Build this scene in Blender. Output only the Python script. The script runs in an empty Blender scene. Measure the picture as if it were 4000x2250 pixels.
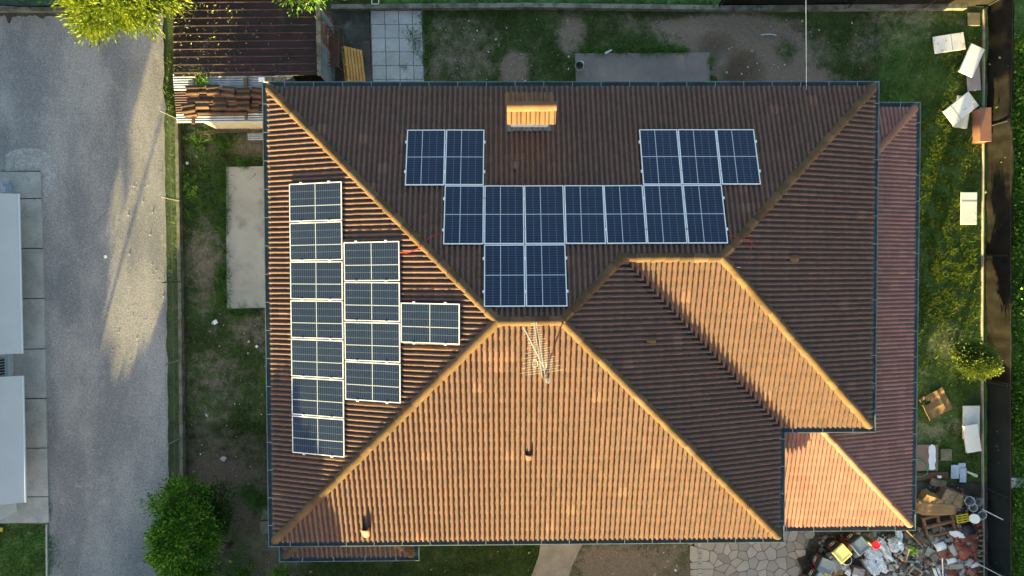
import bpy, bmesh, math, random
import numpy as np
from mathutils import Vector, Matrix, noise
random.seed(11); rng = np.random.default_rng(5)
R = math.radians
sc = bpy.context.scene
COL = sc.collection

# ---------------------------------------------------------------- camera, sky, sun, exposure
CAM_H = 24.2
FPX = 4000 * 24 / 36.0
TILT_S, TILT_E, ROLL = 0.0265, 0.0121, 0.0042
zc = -Vector((TILT_E, -TILT_S, -1)).normalized()
xc = Vector((1, -ROLL, 0)); xc = (xc - zc * xc.dot(zc)).normalized()
yc = zc.cross(xc)
cam = bpy.data.cameras.new('camera'); cam.sensor_width = 36; cam.lens = 24; cam.clip_end = 1000
co = bpy.data.objects.new('camera', cam); COL.objects.link(co)
co.matrix_world = Matrix(((xc.x, yc.x, zc.x, 0), (xc.y, yc.y, zc.y, 0), (xc.z, yc.z, zc.z, CAM_H), (0, 0, 0, 1)))
sc.camera = co
SUN_AZ, SUN_EL = R(16.5), R(4.9)            # degrees west of south, elevation
sdir = Vector((-math.sin(SUN_AZ) * math.cos(SUN_EL), -math.cos(SUN_AZ) * math.cos(SUN_EL), math.sin(SUN_EL)))
w = bpy.data.worlds.new('World'); sc.world = w; w.use_nodes = True
nt = w.node_tree; bg = nt.nodes['Background']
sky = nt.nodes.new('ShaderNodeTexSky'); sky.sky_type = 'NISHITA'; sky.sun_disc = False
sky.sun_elevation = SUN_EL; sky.sun_rotation = math.pi + SUN_AZ; sky.altitude = 60
sky.air_density = 1.0; sky.dust_density = 3.0; sky.ozone_density = 1.0
nt.links.new(sky.outputs[0], bg.inputs[0]); bg.inputs[1].default_value = 0.128
sl = bpy.data.lights.new('sun', 'SUN'); sl.energy = 5.0; sl.angle = R(0.55); sl.color = (1.0, 0.79, 0.30)
so = bpy.data.objects.new('sun', sl); COL.objects.link(so)
so.rotation_euler = sdir.to_track_quat('Z', 'Y').to_euler(); so.location = sdir * 60
vs = sc.view_settings
vs.view_transform = 'Standard'; vs.look = 'None'; vs.gamma = 1; vs.exposure = 2.82; vs.use_curve_mapping = False

# ---------------------------------------------------------------- helpers
def P(X, Y, z=0.0):
    "ground position of the photograph's pixel (4000 px wide) at height z"
    d = xc * ((X - 2000) / FPX) - yc * ((Y - 1125) / FPX) - zc
    t = (CAM_H - z) / -d.z
    return Vector((d.x * t, d.y * t, z))
def PX(v):
    "pixel of a world point (used to look up what grows where)"
    q = Vector((v[0], v[1], v[2] - CAM_H))
    a = -q.dot(zc)
    return 2000 + FPX * q.dot(xc) / a, 1125 - FPX * q.dot(yc) / a

def link(o, parent=None):
    COL.objects.link(o)
    if parent is not None: o.parent = parent
    return o
def tag(o, label, cat, group=None):
    o['label'] = label; o['category'] = cat
    if group: o['group'] = group
    return o
def struct(o): o['kind'] = 'structure'; return o
def stuff(o): o['kind'] = 'stuff'; return o
def thing(name, label, cat, loc=(0, 0, 0), rot=(0, 0, 0), group=None, scale=None):
    o = bpy.data.objects.new(name, None); o.empty_display_size = .2
    COL.objects.link(o); o.location = loc; o.rotation_euler = rot
    if scale: o.scale = scale
    return tag(o, label, cat, group)
def obj(name, me, m, parent=None, loc=None, rot=None, smooth=False):
    "one mesh object from a bmesh, a mesh or (verts, faces)"
    if isinstance(me, bmesh.types.BMesh):
        b = me; me = bpy.data.meshes.new(name); b.to_mesh(me); b.free()
    elif isinstance(me, tuple):
        v, f = me; me = bpy.data.meshes.new(name); me.from_pydata([tuple(a) for a in v], [], [tuple(a) for a in f]); me.update()
    if m is not None and not me.materials:
        for q in (m if isinstance(m, (list, tuple)) else [m]): me.materials.append(q)
    if smooth:
        me.polygons.foreach_set('use_smooth', [True] * len(me.polygons))
    o = bpy.data.objects.new(name, me); link(o, parent)
    if loc is not None: o.location = loc
    if rot is not None: o.rotation_euler = rot
    return o
def box(bm, c, s, rz=0.0, M=None, bevel=0.0, taper=1.0):
    hx, hy, hz = s[0] / 2, s[1] / 2, s[2] / 2
    vs_ = []
    T = Matrix.Translation(Vector(c)) @ (M if M is not None else Matrix.Rotation(rz, 4, 'Z'))
    for z in (-hz, hz):
        k = taper if z > 0 else 1.0
        for x, y in ((-hx, -hy), (hx, -hy), (hx, hy), (-hx, hy)):
            vs_.append(bm.verts.new(T @ Vector((x * k, y * k, z))))
    fs = [bm.faces.new([vs_[i] for i in q]) for q in ((3, 2, 1, 0), (4, 5, 6, 7), (0, 1, 5, 4), (1, 2, 6, 5), (2, 3, 7, 6), (3, 0, 4, 7))]
    if bevel:
        es = {e for f in fs for e in f.edges}
        bmesh.ops.bevel(bm, geom=list(es), offset=bevel, segments=2, affect='EDGES', profile=.6)
    return bm
def nb(): return bmesh.new()
def B(c, s, rz=0.0, **k): return box(nb(), c, s, rz, **k)
def tube(bm, pts, r, n=6, caps=True, r2=None):
    pts = [Vector(p) for p in pts]; rings = []
    up = Vector((0, 0, 1))
    for i, p in enumerate(pts):
        d = (pts[min(i + 1, len(pts) - 1)] - pts[max(i - 1, 0)]).normalized()
        a = d.cross(up if abs(d.z) < .95 else Vector((1, 0, 0))).normalized(); b = d.cross(a)
        rr = r if r2 is None else r + (r2 - r) * i / (len(pts) - 1)
        rings.append([bm.verts.new(p + (a * math.cos(t) + b * math.sin(t)) * rr) for t in (2 * math.pi * k / n for k in range(n))])
    for i in range(len(rings) - 1):
        for k in range(n):
            bm.faces.new((rings[i][k], rings[i][(k + 1) % n], rings[i + 1][(k + 1) % n], rings[i + 1][k]))
    if caps: bm.faces.new(rings[0][::-1]); bm.faces.new(rings[-1])
    return bm
def lathe(bm, prof, n=24, c=(0, 0, 0)):
    rings = []
    for r, z in prof:
        if r < 1e-5: rings.append([bm.verts.new((c[0], c[1], c[2] + z))])
        else: rings.append([bm.verts.new((c[0] + r * math.cos(2 * math.pi * k / n), c[1] + r * math.sin(2 * math.pi * k / n), c[2] + z)) for k in range(n)])
    for a, b in zip(rings, rings[1:]):
        for k in range(n):
            q = [a[k % len(a)], a[(k + 1) % len(a)], b[(k + 1) % len(b)], b[k % len(b)]]
            u = []
            for v in q:
                if v not in u: u.append(v)
            if len(u) > 2: bm.faces.new(u)
    return bm
def prism(bm, poly, z0, z1):
    a = [bm.verts.new((p[0], p[1], z0)) for p in poly]; b = [bm.verts.new((p[0], p[1], z1)) for p in poly]
    n = len(poly)
    area = sum(poly[i][0] * poly[(i + 1) % n][1] - poly[(i + 1) % n][0] * poly[i][1] for i in range(n))
    if area < 0: a.reverse(); b.reverse()
    bm.faces.new(a[::-1]); bm.faces.new(b)
    for i in range(n): bm.faces.new((a[i], a[(i + 1) % n], b[(i + 1) % n], b[i]))
    return bm
def polyP(pts, z=0.0): return [P(x, y, z) for x, y in pts]
def blob(size, seed, amp=.25, freq=2.0, sub=3):
    bm = nb(); bmesh.ops.create_icosphere(bm, subdivisions=sub, radius=1)
    for v in bm.verts:
        n = noise.noise(v.co * freq + Vector((seed * 7.3, seed * 1.7, seed))) * amp + noise.noise(v.co * freq * 3.1 + Vector((seed, 0, seed * 3.))) * amp * .5
        q = v.co * (1 + n); v.co = Vector((q.x * size[0], q.y * size[1], q.z * size[2]))
    return bm

# ---------------------------------------------------------------- materials (all procedural, world-space noise)
def mat(name, c1, c2=None, c3=None, scale=4.0, fine=60.0, finev=.25, rough=.85, spec=.3, metal=0.0, bump=0.0, bscale=60.0,
        rnd=0.0, pal=None, t2=(.4, .6), t3=(.55, .7), scale3=None, local=False, trans=0.0, coat=0.0, attr=None, cattr=None, sv=None, odd=None):
    m = bpy.data.materials.new(name); m.use_nodes = True
    N = m.node_tree.nodes; L = m.node_tree.links; bs = N['Principled BSDF']
    bs.inputs['Roughness'].default_value = rough; bs.inputs['Metallic'].default_value = metal
    bs.inputs['Specular IOR Level'].default_value = spec; bs.inputs['Coat Weight'].default_value = coat
    if local: pos = N.new('ShaderNodeTexCoord').outputs['Object']
    else: pos = N.new('ShaderNodeNewGeometry').outputs['Position']
    def nz(s, d=6.0, ro=.6):
        n = N.new('ShaderNodeTexNoise'); n.inputs['Scale'].default_value = s; n.inputs['Detail'].default_value = d; n.inputs['Roughness'].default_value = ro
        L.new(pos, n.inputs['Vector']); return n.outputs['Fac']
    def mix(a, b, f, mode='MIX'):
        x = N.new('ShaderNodeMix'); x.data_type = 'RGBA'; x.blend_type = mode
        for s, v in ((x.inputs[6], a), (x.inputs[7], b)):
            if isinstance(v, (tuple, list)): s.default_value = (*v[:3], 1)
            else: L.new(v, s)
        if isinstance(f, float): x.inputs[0].default_value = f
        else: L.new(f, x.inputs[0])
        return x.outputs[2]
    def ramp(f, lo, hi):
        r = N.new('ShaderNodeMapRange'); r.inputs[1].default_value = lo; r.inputs[2].default_value = hi; L.new(f, r.inputs[0]); return r.outputs[0]
    def rand():
        a = N.new('ShaderNodeObjectInfo').outputs['Random']; b = N.new('ShaderNodeNewGeometry').outputs['Random Per Island']
        s = N.new('ShaderNodeMath'); s.operation = 'ADD'; L.new(a, s.inputs[0]); L.new(b, s.inputs[1])
        f = N.new('ShaderNodeMath'); f.operation = 'FRACT'; L.new(s.outputs[0], f.inputs[0]); return f.outputs[0]
    col = None
    rv = rand() if (rnd or pal) else None
    if pal:
        r = N.new('ShaderNodeValToRGB'); r.color_ramp.interpolation = 'CONSTANT'
        while len(r.color_ramp.elements) < len(pal): r.color_ramp.elements.new(.5)
        for i, e in enumerate(r.color_ramp.elements): e.position = i / len(pal); e.color = (*pal[i], 1)
        L.new(rv, r.inputs[0]); col = r.outputs[0]
    base = col if col is not None else c1
    if c2 is not None:
        keep = pos
        if sv:
            vm = N.new('ShaderNodeVectorMath'); vm.operation = 'MULTIPLY'; L.new(pos, vm.inputs[0]); vm.inputs[1].default_value = sv; pos = vm.outputs[0]
        f2 = nz(scale); pos = keep
        col = mix(base, c2, ramp(f2, *t2)); base = col
    if c3 is not None: col = mix(base, c3, ramp(nz(scale3 or scale * 2.7, 8.0, .65), *t3)); base = col
    if odd:
        gt = N.new('ShaderNodeMath'); gt.operation = 'GREATER_THAN'; L.new(rv, gt.inputs[0]); gt.inputs[1].default_value = odd[1]
        col = mix(base, odd[0], gt.outputs[0]); base = col
    if attr:
        at = N.new('ShaderNodeAttribute'); at.attribute_name = attr[0]
        s = N.new('ShaderNodeMath'); s.operation = 'ADD'; L.new(at.outputs['Fac'], s.inputs[0]); n_ = nz(attr[2], 8.0, .7)
        s2 = N.new('ShaderNodeMath'); s2.operation = 'MULTIPLY_ADD'; L.new(n_, s2.inputs[0]); s2.inputs[1].default_value = 2.0; s2.inputs[2].default_value = -1.0
        L.new(s2.outputs[0], s.inputs[1])
        col = mix(base, attr[1], ramp(s.outputs[0], .2, .75)); base = col
    if cattr:
        at = N.new('ShaderNodeAttribute'); at.attribute_name = cattr
        col = mix(base, at.outputs['Color'], 1.0, 'MULTIPLY'); base = col
    if col is None:
        q = N.new('ShaderNodeRGB'); q.outputs[0].default_value = (*c1, 1); col = q.outputs[0]
    if finev or rnd:
        hv = N.new('ShaderNodeHueSaturation'); L.new(col, hv.inputs['Color'])
        v = None
        if finev:
            r = N.new('ShaderNodeMapRange'); r.inputs[1].default_value = .3; r.inputs[2].default_value = .7
            r.inputs[3].default_value = 1 - finev; r.inputs[4].default_value = 1 + finev; L.new(nz(fine, 4.0, .75), r.inputs[0]); v = r.outputs[0]
        if rnd:
            r = N.new('ShaderNodeMapRange'); r.inputs[3].default_value = 1 - rnd; r.inputs[4].default_value = 1 + rnd; L.new(rv, r.inputs[0])
            if v is None: v = r.outputs[0]
            else:
                s = N.new('ShaderNodeMath'); s.operation = 'MULTIPLY'; L.new(v, s.inputs[0]); L.new(r.outputs[0], s.inputs[1]); v = s.outputs[0]
        L.new(v, hv.inputs['Value']); col = hv.outputs[0]
    L.new(col, bs.inputs['Base Color'])
    if bump:
        b = N.new('ShaderNodeBump'); b.inputs['Strength'].default_value = bump; b.inputs['Distance'].default_value = .02
        L.new(nz(bscale, 6.0, .7), b.inputs['Height']); L.new(b.outputs[0], bs.inputs['Normal'])
    if trans:
        t = N.new('ShaderNodeBsdfTranslucent'); L.new(col, t.inputs['Color'])
        x = N.new('ShaderNodeMixShader'); x.inputs[0].default_value = trans
        out = N['Material Output']; L.new(bs.outputs[0], x.inputs[1]); L.new(t.outputs[0], x.inputs[2]); L.new(x.outputs[0], out.inputs[0])
    return m

m_tile = mat('concrete_tile', (.136, .079, .062), (.102, .072, .064), (.042, .038, .038), scale=5.5, scale3=16, t2=(.44, .62), t3=(.52, .82), fine=130, finev=.3, rnd=.07, rough=.92, spec=.12, bump=.3, bscale=120, odd=((.155, .092, .072), .985))
m_tile2 = mat('terracotta_tile', (.235, .118, .100), (.21, .112, .102), (.26, .158, .128), scale=1.2, scale3=4, fine=90, finev=.15, rnd=.12, rough=.85, spec=.15)
m_ridge = mat('ridge_tile', (.118, .070, .040), (.085, .056, .037), (.070, .062, .028), scale=2.2, scale3=5, t3=(.5, .75), fine=70, finev=.25, rnd=.25, rough=.95, spec=.1, bump=.3)
m_ridge2 = mat('ridge_tile_red', (.24, .115, .078), (.2, .105, .075), scale=3, fine=70, finev=.15, rnd=.12, rough=.9)
m_deck = mat('roof_felt', (.03, .027, .025), rough=.95)
m_gutter = mat('gutter_metal', (.10, .15, .165), (.07, .11, .125), (.17, .2, .2), scale=2, scale3=7, t3=(.58, .75), fine=40, finev=.2, rough=.5, spec=.4, metal=.2)
m_bracket = mat('bracket_metal', (.20, .23, .24), rough=.4, metal=.4)
m_plaster = mat('plaster', (.62, .56, .46), (.55, .5, .42), scale=.8, finev=.08, rough=.9)
m_white = mat('white_paint', (.8, .79, .76), (.72, .71, .68), scale=2, finev=.05, rough=.6)
m_lead = mat('lead_flashing', (.2, .23, .25), (.13, .15, .17), scale=9, rough=.6, metal=.3)
m_alu = mat('aluminium', (.68, .70, .72), rough=.4, metal=.1, finev=.04, spec=.5)
m_steel = mat('galvanised_tube', (.55, .55, .53), rough=.4, metal=.6, finev=.1)
m_rust = mat('rusty_steel', (.10, .065, .05), (.16, .075, .045), (.2, .19, .18), scale=5, scale3=9, t3=(.6, .7), rough=.8, metal=.2)
m_red = mat('red_cable', (.55, .02, .03), rough=.4, finev=0)
m_soil = None
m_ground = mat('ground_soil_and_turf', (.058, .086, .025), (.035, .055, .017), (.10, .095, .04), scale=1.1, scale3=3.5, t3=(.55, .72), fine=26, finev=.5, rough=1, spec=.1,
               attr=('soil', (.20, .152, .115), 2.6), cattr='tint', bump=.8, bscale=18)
m_asph = mat('gravelly_asphalt', (.315, .295, .278), (.20, .195, .194), (.365, .33, .292), scale=.62, scale3=1.8, sv=(1, .38, 1), t2=(.40, .60), t3=(.56, .78), fine=17, finev=.38, rough=.95, spec=.1, bump=.5, bscale=32)
m_conc = mat('weathered_concrete', (.42, .41, .38), (.33, .325, .305), (.25, .245, .21), scale=1.6, scale3=5, t3=(.56, .75), fine=30, finev=.22, rnd=.06, rough=.92, bump=.25, bscale=70)
m_slabw = mat('screed_concrete', (.36, .33, .27), (.43, .40, .335), (.27, .245, .205), scale=.55, scale3=1.5, t3=(.52, .7), fine=40, finev=.09, rough=.92)
m_slabn = mat('dark_screed', (.235, .195, .178), (.18, .15, .142), (.32, .265, .2), scale=.6, scale3=.9, t3=(.56, .74), fine=40, finev=.12, rough=.92)
m_mossc = mat('mossy_concrete', (.075, .072, .06), (.045, .045, .035), (.17, .165, .14), scale=1.8, scale3=2.3, t3=(.55, .75), fine=25, finev=.35, rough=.95)
m_paver = mat('washed_pebble_paver', (.44, .43, .43), (.37, .36, .355), (.19, .17, .13), scale=1.7, scale3=2.6, t3=(.6, .8), fine=55, finev=.4, rnd=.07, rough=.9)
m_flag = mat('porphyry_flagstone', (.39, .315, .258), (.345, .295, .255), (.43, .325, .25), scale=1.4, scale3=2, fine=45, finev=.13, rnd=.22, rough=.85)
m_mortar = mat('flagstone_mortar', (.15, .12, .085), (.22, .20, .17), scale=6, rough=.95)
m_path = mat('worn_path', (.35, .29, .225), (.27, .225, .18), scale=2, fine=30, finev=.2, rough=.95)
m_kerb = mat('old_kerb', (.2, .185, .15), (.10, .095, .07), (.06, .055, .04), scale=3, scale3=6, fine=30, finev=.3, rough=.95)
m_kerbl = mat('pale_kerb', (.42, .38, .32), (.3, .27, .22), scale=2, fine=30, finev=.2, rough=.95)
m_net = mat('black_shade_net', (.013, .012, .011), (.02, .018, .016), scale=3, fine=200, finev=.2, rough=.9, spec=.08)
m_net2 = mat('blue_black_shade_net', (.008, .013, .016), (.012, .02, .024), scale=2, fine=150, finev=.2, rough=.8, spec=.15)
m_netg = mat('green_shade_net', (.012, .07, .055), (.01, .045, .04), scale=2, fine=150, finev=.2, rough=.8)
m_wire = mat('green_wire', (.17, .22, .15), rough=.5, finev=0)
m_leafy = mat('yellow_green_leaf', (.20, .25, .022), (.11, .18, .02), scale=3.5, t2=(.42, .6), finev=0, rnd=.45, rough=.6, trans=.3)
m_leafg = mat('fresh_green_leaf', (.15, .30, .03), (.07, .17, .02), scale=3.5, t2=(.42, .6), finev=0, rnd=.55, rough=.5, trans=.25)
m_leafd = mat('dark_green_leaf', (.028, .06, .012), (.05, .10, .015), scale=3, finev=0, rnd=.45, rough=.55, trans=.2)
m_conifer = mat('golden_conifer', (.17, .22, .03), (.07, .115, .02), scale=4, t2=(.4, .6), finev=0, rnd=.35, rough=.7, trans=.15)
m_bark = mat('bark', (.07, .055, .04), (.045, .035, .03), scale=12, rough=.95)
m_grass = mat('grass_blade', (.060, .112, .022), (.105, .12, .03), (.034, .075, .016), scale=.9, scale3=2.4, finev=0, rnd=.5, rough=.7, trans=.25, spec=.15)
m_weed = mat('weed_blade', (.10, .21, .035), (.07, .14, .03), scale=2, finev=0, rnd=.4, rough=.6, trans=.3)
m_shed = mat('rusted_sheet', (.042, .024, .025), (.026, .018, .018), (.075, .058, .045), scale=1.2, scale3=1.6, t3=(.56, .75), fine=18, finev=.3, rough=.7, spec=.2)
m_maroon = mat('maroon_corrugated', (.08, .034, .036), (.05, .03, .034), scale=3, fine=20, finev=.25, rough=.6, spec=.3)
m_galv = mat('galvanised_sheet', (.30, .35, .40), (.22, .26, .29), (.15, .08, .055), scale=3, scale3=4, t3=(.6, .72), fine=25, finev=.15, rough=.5, metal=.2)
m_cream = mat('cream_corrugated', (.62, .6, .48), (.55, .55, .47), scale=2, finev=.08, rough=.6)
m_rustw = mat('rusty_wall_sheet', (.19, .08, .055), (.24, .13, .09), (.36, .36, .38), scale=3, scale3=3, t3=(.56, .64), fine=20, finev=.25, rough=.7)
m_wood = mat('weathered_timber', (.12, .085, .06), (.075, .055, .042), scale=5, fine=40, finev=.3, rough=.9)
m_pallet = mat('honey_pallet_wood', (.50, .28, .09), (.42, .21, .06), scale=4, fine=40, finev=.2, rough=.8)
m_palletr = mat('old_pallet_wood', (.20, .10, .05), (.12, .06, .035), (.3, .19, .09), scale=5, scale3=4, fine=40, finev=.3, rough=.9)
m_brownb = mat('brown_board', (.12, .055, .035), (.09, .04, .03), scale=3, rough=.8)
m_ltile = mat('loose_tile', (.115, .065, .042), (.078, .05, .036), (.045, .036, .03), scale=3, scale3=10, fine=70, finev=.3, rnd=.25, rough=.92, spec=.1)
m_fwhite = mat('enamel_white', (.80, .80, .76), (.76, .75, .7), scale=2, finev=.03, rough=.35, spec=.5)
m_fstain = mat('stained_enamel', (.78, .77, .72), (.70, .68, .62), (.36, .25, .14), scale=2.5, scale3=3.6, t3=(.6, .68), finev=.04, rough=.4, spec=.5)
m_seam = mat('rust_seam', (.3, .24, .16), (.45, .4, .32), scale=20, rough=.9)
m_pinkb = mat('pinkish_board', (.42, .35, .33), (.37, .31, .30), scale=3, rough=.8)
m_terra = mat('terracotta_paint', (.33, .15, .095), (.29, .135, .09), scale=3, fine=30, finev=.08, rough=.7)
m_terrad = mat('brown_cabinet_paint', (.25, .125, .09), (.22, .11, .08), scale=3, fine=30, finev=.1, rough=.75)
m_card = mat('cardboard', (.27, .165, .075), (.21, .13, .06), (.15, .105, .07), scale=2.2, scale3=5, t3=(.56, .75), fine=20, finev=.1, rough=.9)
m_cardw = mat('wet_cardboard', (.19, .135, .085), (.12, .09, .065), (.3, .26, .2), scale=4, scale3=6, fine=20, finev=.2, rough=.9)
m_boardp = mat('reddish_board', (.23, .155, .115), (.18, .125, .10), scale=2.5, fine=25, finev=.12, rough=.8)
m_paint = mat('spilled_white_paint', (.75, .78, .8), (.66, .68, .7), scale=6, finev=.08, rough=.7)
m_slab2 = mat('old_paver', (.2, .175, .12), (.15, .135, .09), scale=4, fine=30, finev=.2, rough=.95)
m_bluew = mat('bluish_panel', (.46, .52, .6), (.38, .44, .5), scale=5, finev=.08, rough=.6)
m_hose = mat('green_hose', (.02, .26, .15), rough=.4, finev=0)
m_plastic = mat('milky_bucket', (.55, .60, .62), (.45, .5, .52), scale=6, finev=.08, rough=.4, spec=.5)
m_plasticb = mat('blue_label_bucket', (.22, .42, .55), (.5, .56, .6), scale=5, finev=.08, rough=.4)
m_inside = mat('bucket_grime', (.26, .28, .29), (.16, .17, .17), scale=8, rough=.6)
m_dark = mat('black_plastic', (.022, .023, .026), (.035, .036, .04), scale=5, finev=.1, rough=.45, spec=.5)
m_bin = mat('dark_bin_plastic', (.03, .028, .027), (.045, .042, .04), scale=4, finev=.1, rough=.5, spec=.4)
m_lid = mat('blue_grey_lid', (.14, .18, .24), (.11, .145, .19), scale=4, finev=.05, rough=.35, spec=.6)
m_ylid = mat('pale_yellow_lid', (.80, .74, .30), (.78, .70, .22), scale=5, finev=.03, rough=.4)
m_yel = mat('yellow_plastic', (.65, .52, .02), (.55, .42, .02), scale=5, finev=.06, rough=.45)
m_redlid = mat('red_lid', (.75, .02, .05), rough=.35, finev=.02)
m_drum = mat('cream_drum', (.62, .56, .42), (.5, .44, .34), scale=5, finev=.1, rough=.5)
m_sack = mat('white_sack', (.66, .71, .75), (.42, .46, .5), (.34, .3, .25), scale=4, scale3=5, t3=(.6, .75), finev=.08, rough=.6, bump=.5, bscale=12)
m_planter = mat('concrete_planter', (.31, .29, .23), (.23, .215, .17), scale=4, fine=40, finev=.2, rough=.95)
m_rub = mat('rubble_mix', None, fine=30, finev=.2, rough=.95, pal=[(.2, .19, .17), (.12, .11, .1), (.30, .285, .26), (.09, .075, .06), (.5, .5, .5), (.15, .13, .11), (.24, .2, .16), (.30, .12, .08), (.07, .065, .06), (.36, .35, .33)])
m_brick = mat('broken_brick', None, fine=30, finev=.25, rough=.95, pal=[(.32, .085, .05), (.26, .07, .045), (.22, .065, .045), (.36, .12, .075), (.24, .09, .06), (.17, .06, .045), (.4, .38, .36), (.29, .09, .055), (.3, .25, .22)])
m_dirt = mat('rubble_dirt', (.07, .058, .046), (.045, .038, .03), (.12, .11, .10), scale=3, scale3=5, fine=25, finev=.35, rough=1, bump=.8, bscale=15)
m_litter = mat('pale_litter', None, finev=0, rough=.8, pal=[(.6, .58, .52), (.5, .48, .42), (.62, .62, .62), (.35, .3, .2), (.4, .38, .36)])
m_leaflit = mat('fallen_leaf', None, finev=0, rough=.8, pal=[(.20, .24, .05), (.28, .26, .08), (.14, .2, .05), (.3, .22, .1)])
m_awn = mat('pale_canopy', (.42, .44, .46), (.395, .415, .435), scale=1, finev=.02, rough=.6)
m_trim = mat('canopy_trim', (.5, .57, .6), rough=.45, finev=.03)
m_glassd = mat('dark_window', (.015, .018, .02), rough=.15, spec=.6, finev=0)
m_bluebox = mat('blue_grey_box', (.24, .36, .52), rough=.5, finev=.04)
m_moss = mat('moss', (.05, .07, .015), (.09, .1, .02), scale=6, rough=1)
m_shade_hedge = mat('shade_hedge_mass', (.03, .055, .012), (.05, .08, .015), scale=3, fine=20, finev=.4, rough=1)

def grid_mat():
    m = bpy.data.materials.new('solar_cells'); m.use_nodes = True
    N = m.node_tree.nodes; L = m.node_tree.links; bs = N['Principled BSDF']
    tc = N.new('ShaderNodeTexCoord'); sp = N.new('ShaderNodeSeparateXYZ'); L.new(tc.outputs['Object'], sp.inputs[0])
    def mth(op, a, b=None, c=None):
        n = N.new('ShaderNodeMath'); n.operation = op
        for i, v in enumerate((a, b, c)):
            if v is None: continue
            if isinstance(v, (int, float)): n.inputs[i].default_value = v
            else: L.new(v, n.inputs[i])
        return n.outputs[0]
    def line(coord, period, width):
        f = mth('FRACT', mth('ADD', mth('DIVIDE', coord, period), 100.0))
        d = mth('ABSOLUTE', mth('SUBTRACT', f, .5)); d = mth('SUBTRACT', .5, d)
        return mth('LESS_THAN', d, width / period / 2)
    X, Y = sp.outputs[0], sp.outputs[1]
    cw = (PW - .06) / 5; ch = (PL - .06) / 24
    lx = line(mth('ADD', X, cw * 2.5), cw, .010); ly = line(Y, ch, .0055)
    bx = mth('LESS_THAN', mth('ABSOLUTE', mth('SUBTRACT', X, cw * .5)), .010); by = mth('LESS_THAN', mth('ABSOLUTE', Y), .011)
    fx = line(X, cw / 9, .0022)
    no = N.new('ShaderNodeTexNoise'); no.inputs['Scale'].default_value = 1.4; L.new(tc.outputs['Object'], no.inputs['Vector'])
    oi = N.new('ShaderNodeObjectInfo')
    def mixc(f, a, b):
        x = N.new('ShaderNodeMix'); x.data_type = 'RGBA'
        for s, v in ((x.inputs[6], a), (x.inputs[7], b)):
            if isinstance(v, tuple): s.default_value = (*v, 1)
            else: L.new(v, s)
        if isinstance(f, float): x.inputs[0].default_value = f
        else: L.new(f, x.inputs[0])
        return x.outputs[2]
    c = mixc(oi.outputs['Random'], (.010, .022, .060), (.014, .030, .072))
    c = mixc(no.outputs[0], c, (.008, .014, .034))
    c = mixc(fx, c, (.028, .042, .07)); c = mixc(mth('MAXIMUM', lx, ly), c, (.105, .135, .17)); c = mixc(mth('MAXIMUM', bx, by), c, (.38, .43, .47))
    L.new(c, bs.inputs['Base Color']); bs.inputs['Roughness'].default_value = .3; bs.inputs['Specular IOR Level'].default_value = .16
    bs.inputs['Coat Weight'].default_value = 0.0
    return m
PW, PL = 1.096, 1.754
m_cells = grid_mat()
def stripe_mat():
    m = bpy.data.materials.new('red_white_reflector'); m.use_nodes = True
    N = m.node_tree.nodes; L = m.node_tree.links; bs = N['Principled BSDF']
    tc = N.new('ShaderNodeTexCoord'); wv = N.new('ShaderNodeTexWave'); wv.wave_type = 'BANDS'; wv.bands_direction = 'DIAGONAL'; wv.inputs['Scale'].default_value = 1.1
    L.new(tc.outputs['Object'], wv.inputs['Vector']); r = N.new('ShaderNodeValToRGB'); r.color_ramp.interpolation = 'CONSTANT'
    r.color_ramp.elements[0].color = (.6, .03, .04, 1); r.color_ramp.elements[1].position = .5; r.color_ramp.elements[1].color = (.75, .73, .7, 1)
    L.new(wv.outputs['Fac'], r.inputs[0]); L.new(r.outputs[0], bs.inputs['Base Color']); bs.inputs['Roughness'].default_value = .4
    return m
m_stripe = stripe_mat()

# ================================================================ GROUND
Z_EAVE, PITCH = 3.8, 0.35
NOI = lambda x, y, s, o=0.0: noise.noise(Vector((x * s + o, y * s - o, o)))
SOIL = [(1780, 170, 130, 90, .32), (2230, 130, 45, 70, .75), (2010, 265, 40, 50, .8), (1640, 290, 60, 60, .45), (1900, 270, 180, 60, .25),
        (2750, 130, 150, 50, .75), (2900, 220, 170, 130, .95), (3060, 230, 150, 110, .6), (3110, 330, 160, 50, .5), (2700, 90, 320, 30, .35),
        (800, 1030, 60, 120, .4), (980, 540, 70, 60, .45), (1000, 1270, 80, 70, .35), (830, 1500, 90, 100, .25),
        (960, 1850, 120, 120, .35), (950, 2100, 160, 200, .5), (780, 1900, 120, 200, .45), (1120, 2230, 70, 60, .3),
        (2520, 2190, 230, 120, .4), (2350, 2230, 130, 70, .35), (3690, 1330, 60, 60, .5), (3560, 1480, 60, 40, .3), (3580, 1700, 90, 50, .45), (3720, 1660, 70, 40, .35),
        (3500, 120, 120, 70, .35), (3380, 200, 60, 50, .3), (3640, 60, 200, 30, .3), (800, 560, 80, 60, .3), (780, 420, 60, 100, .3)]
def soil_at(X, Y):
    s = .04
    if 690 < X < 1110 and Y > 450: s = .2
    if X > 1110 and Y > 2090: s = .16
    if X > 2280 and X < 2760 and Y > 2090: s = .28
    if 1640 < X < 3420 and Y < 340: s = .12
    for cx, cy, rx, ry, k in SOIL:
        d = ((X - cx) / rx) ** 2 + ((Y - cy) / ry) ** 2
        if d < 2.2: s += k * max(0, 1 - d / 2.2) ** .7
    return min(1.0, s)
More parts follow.
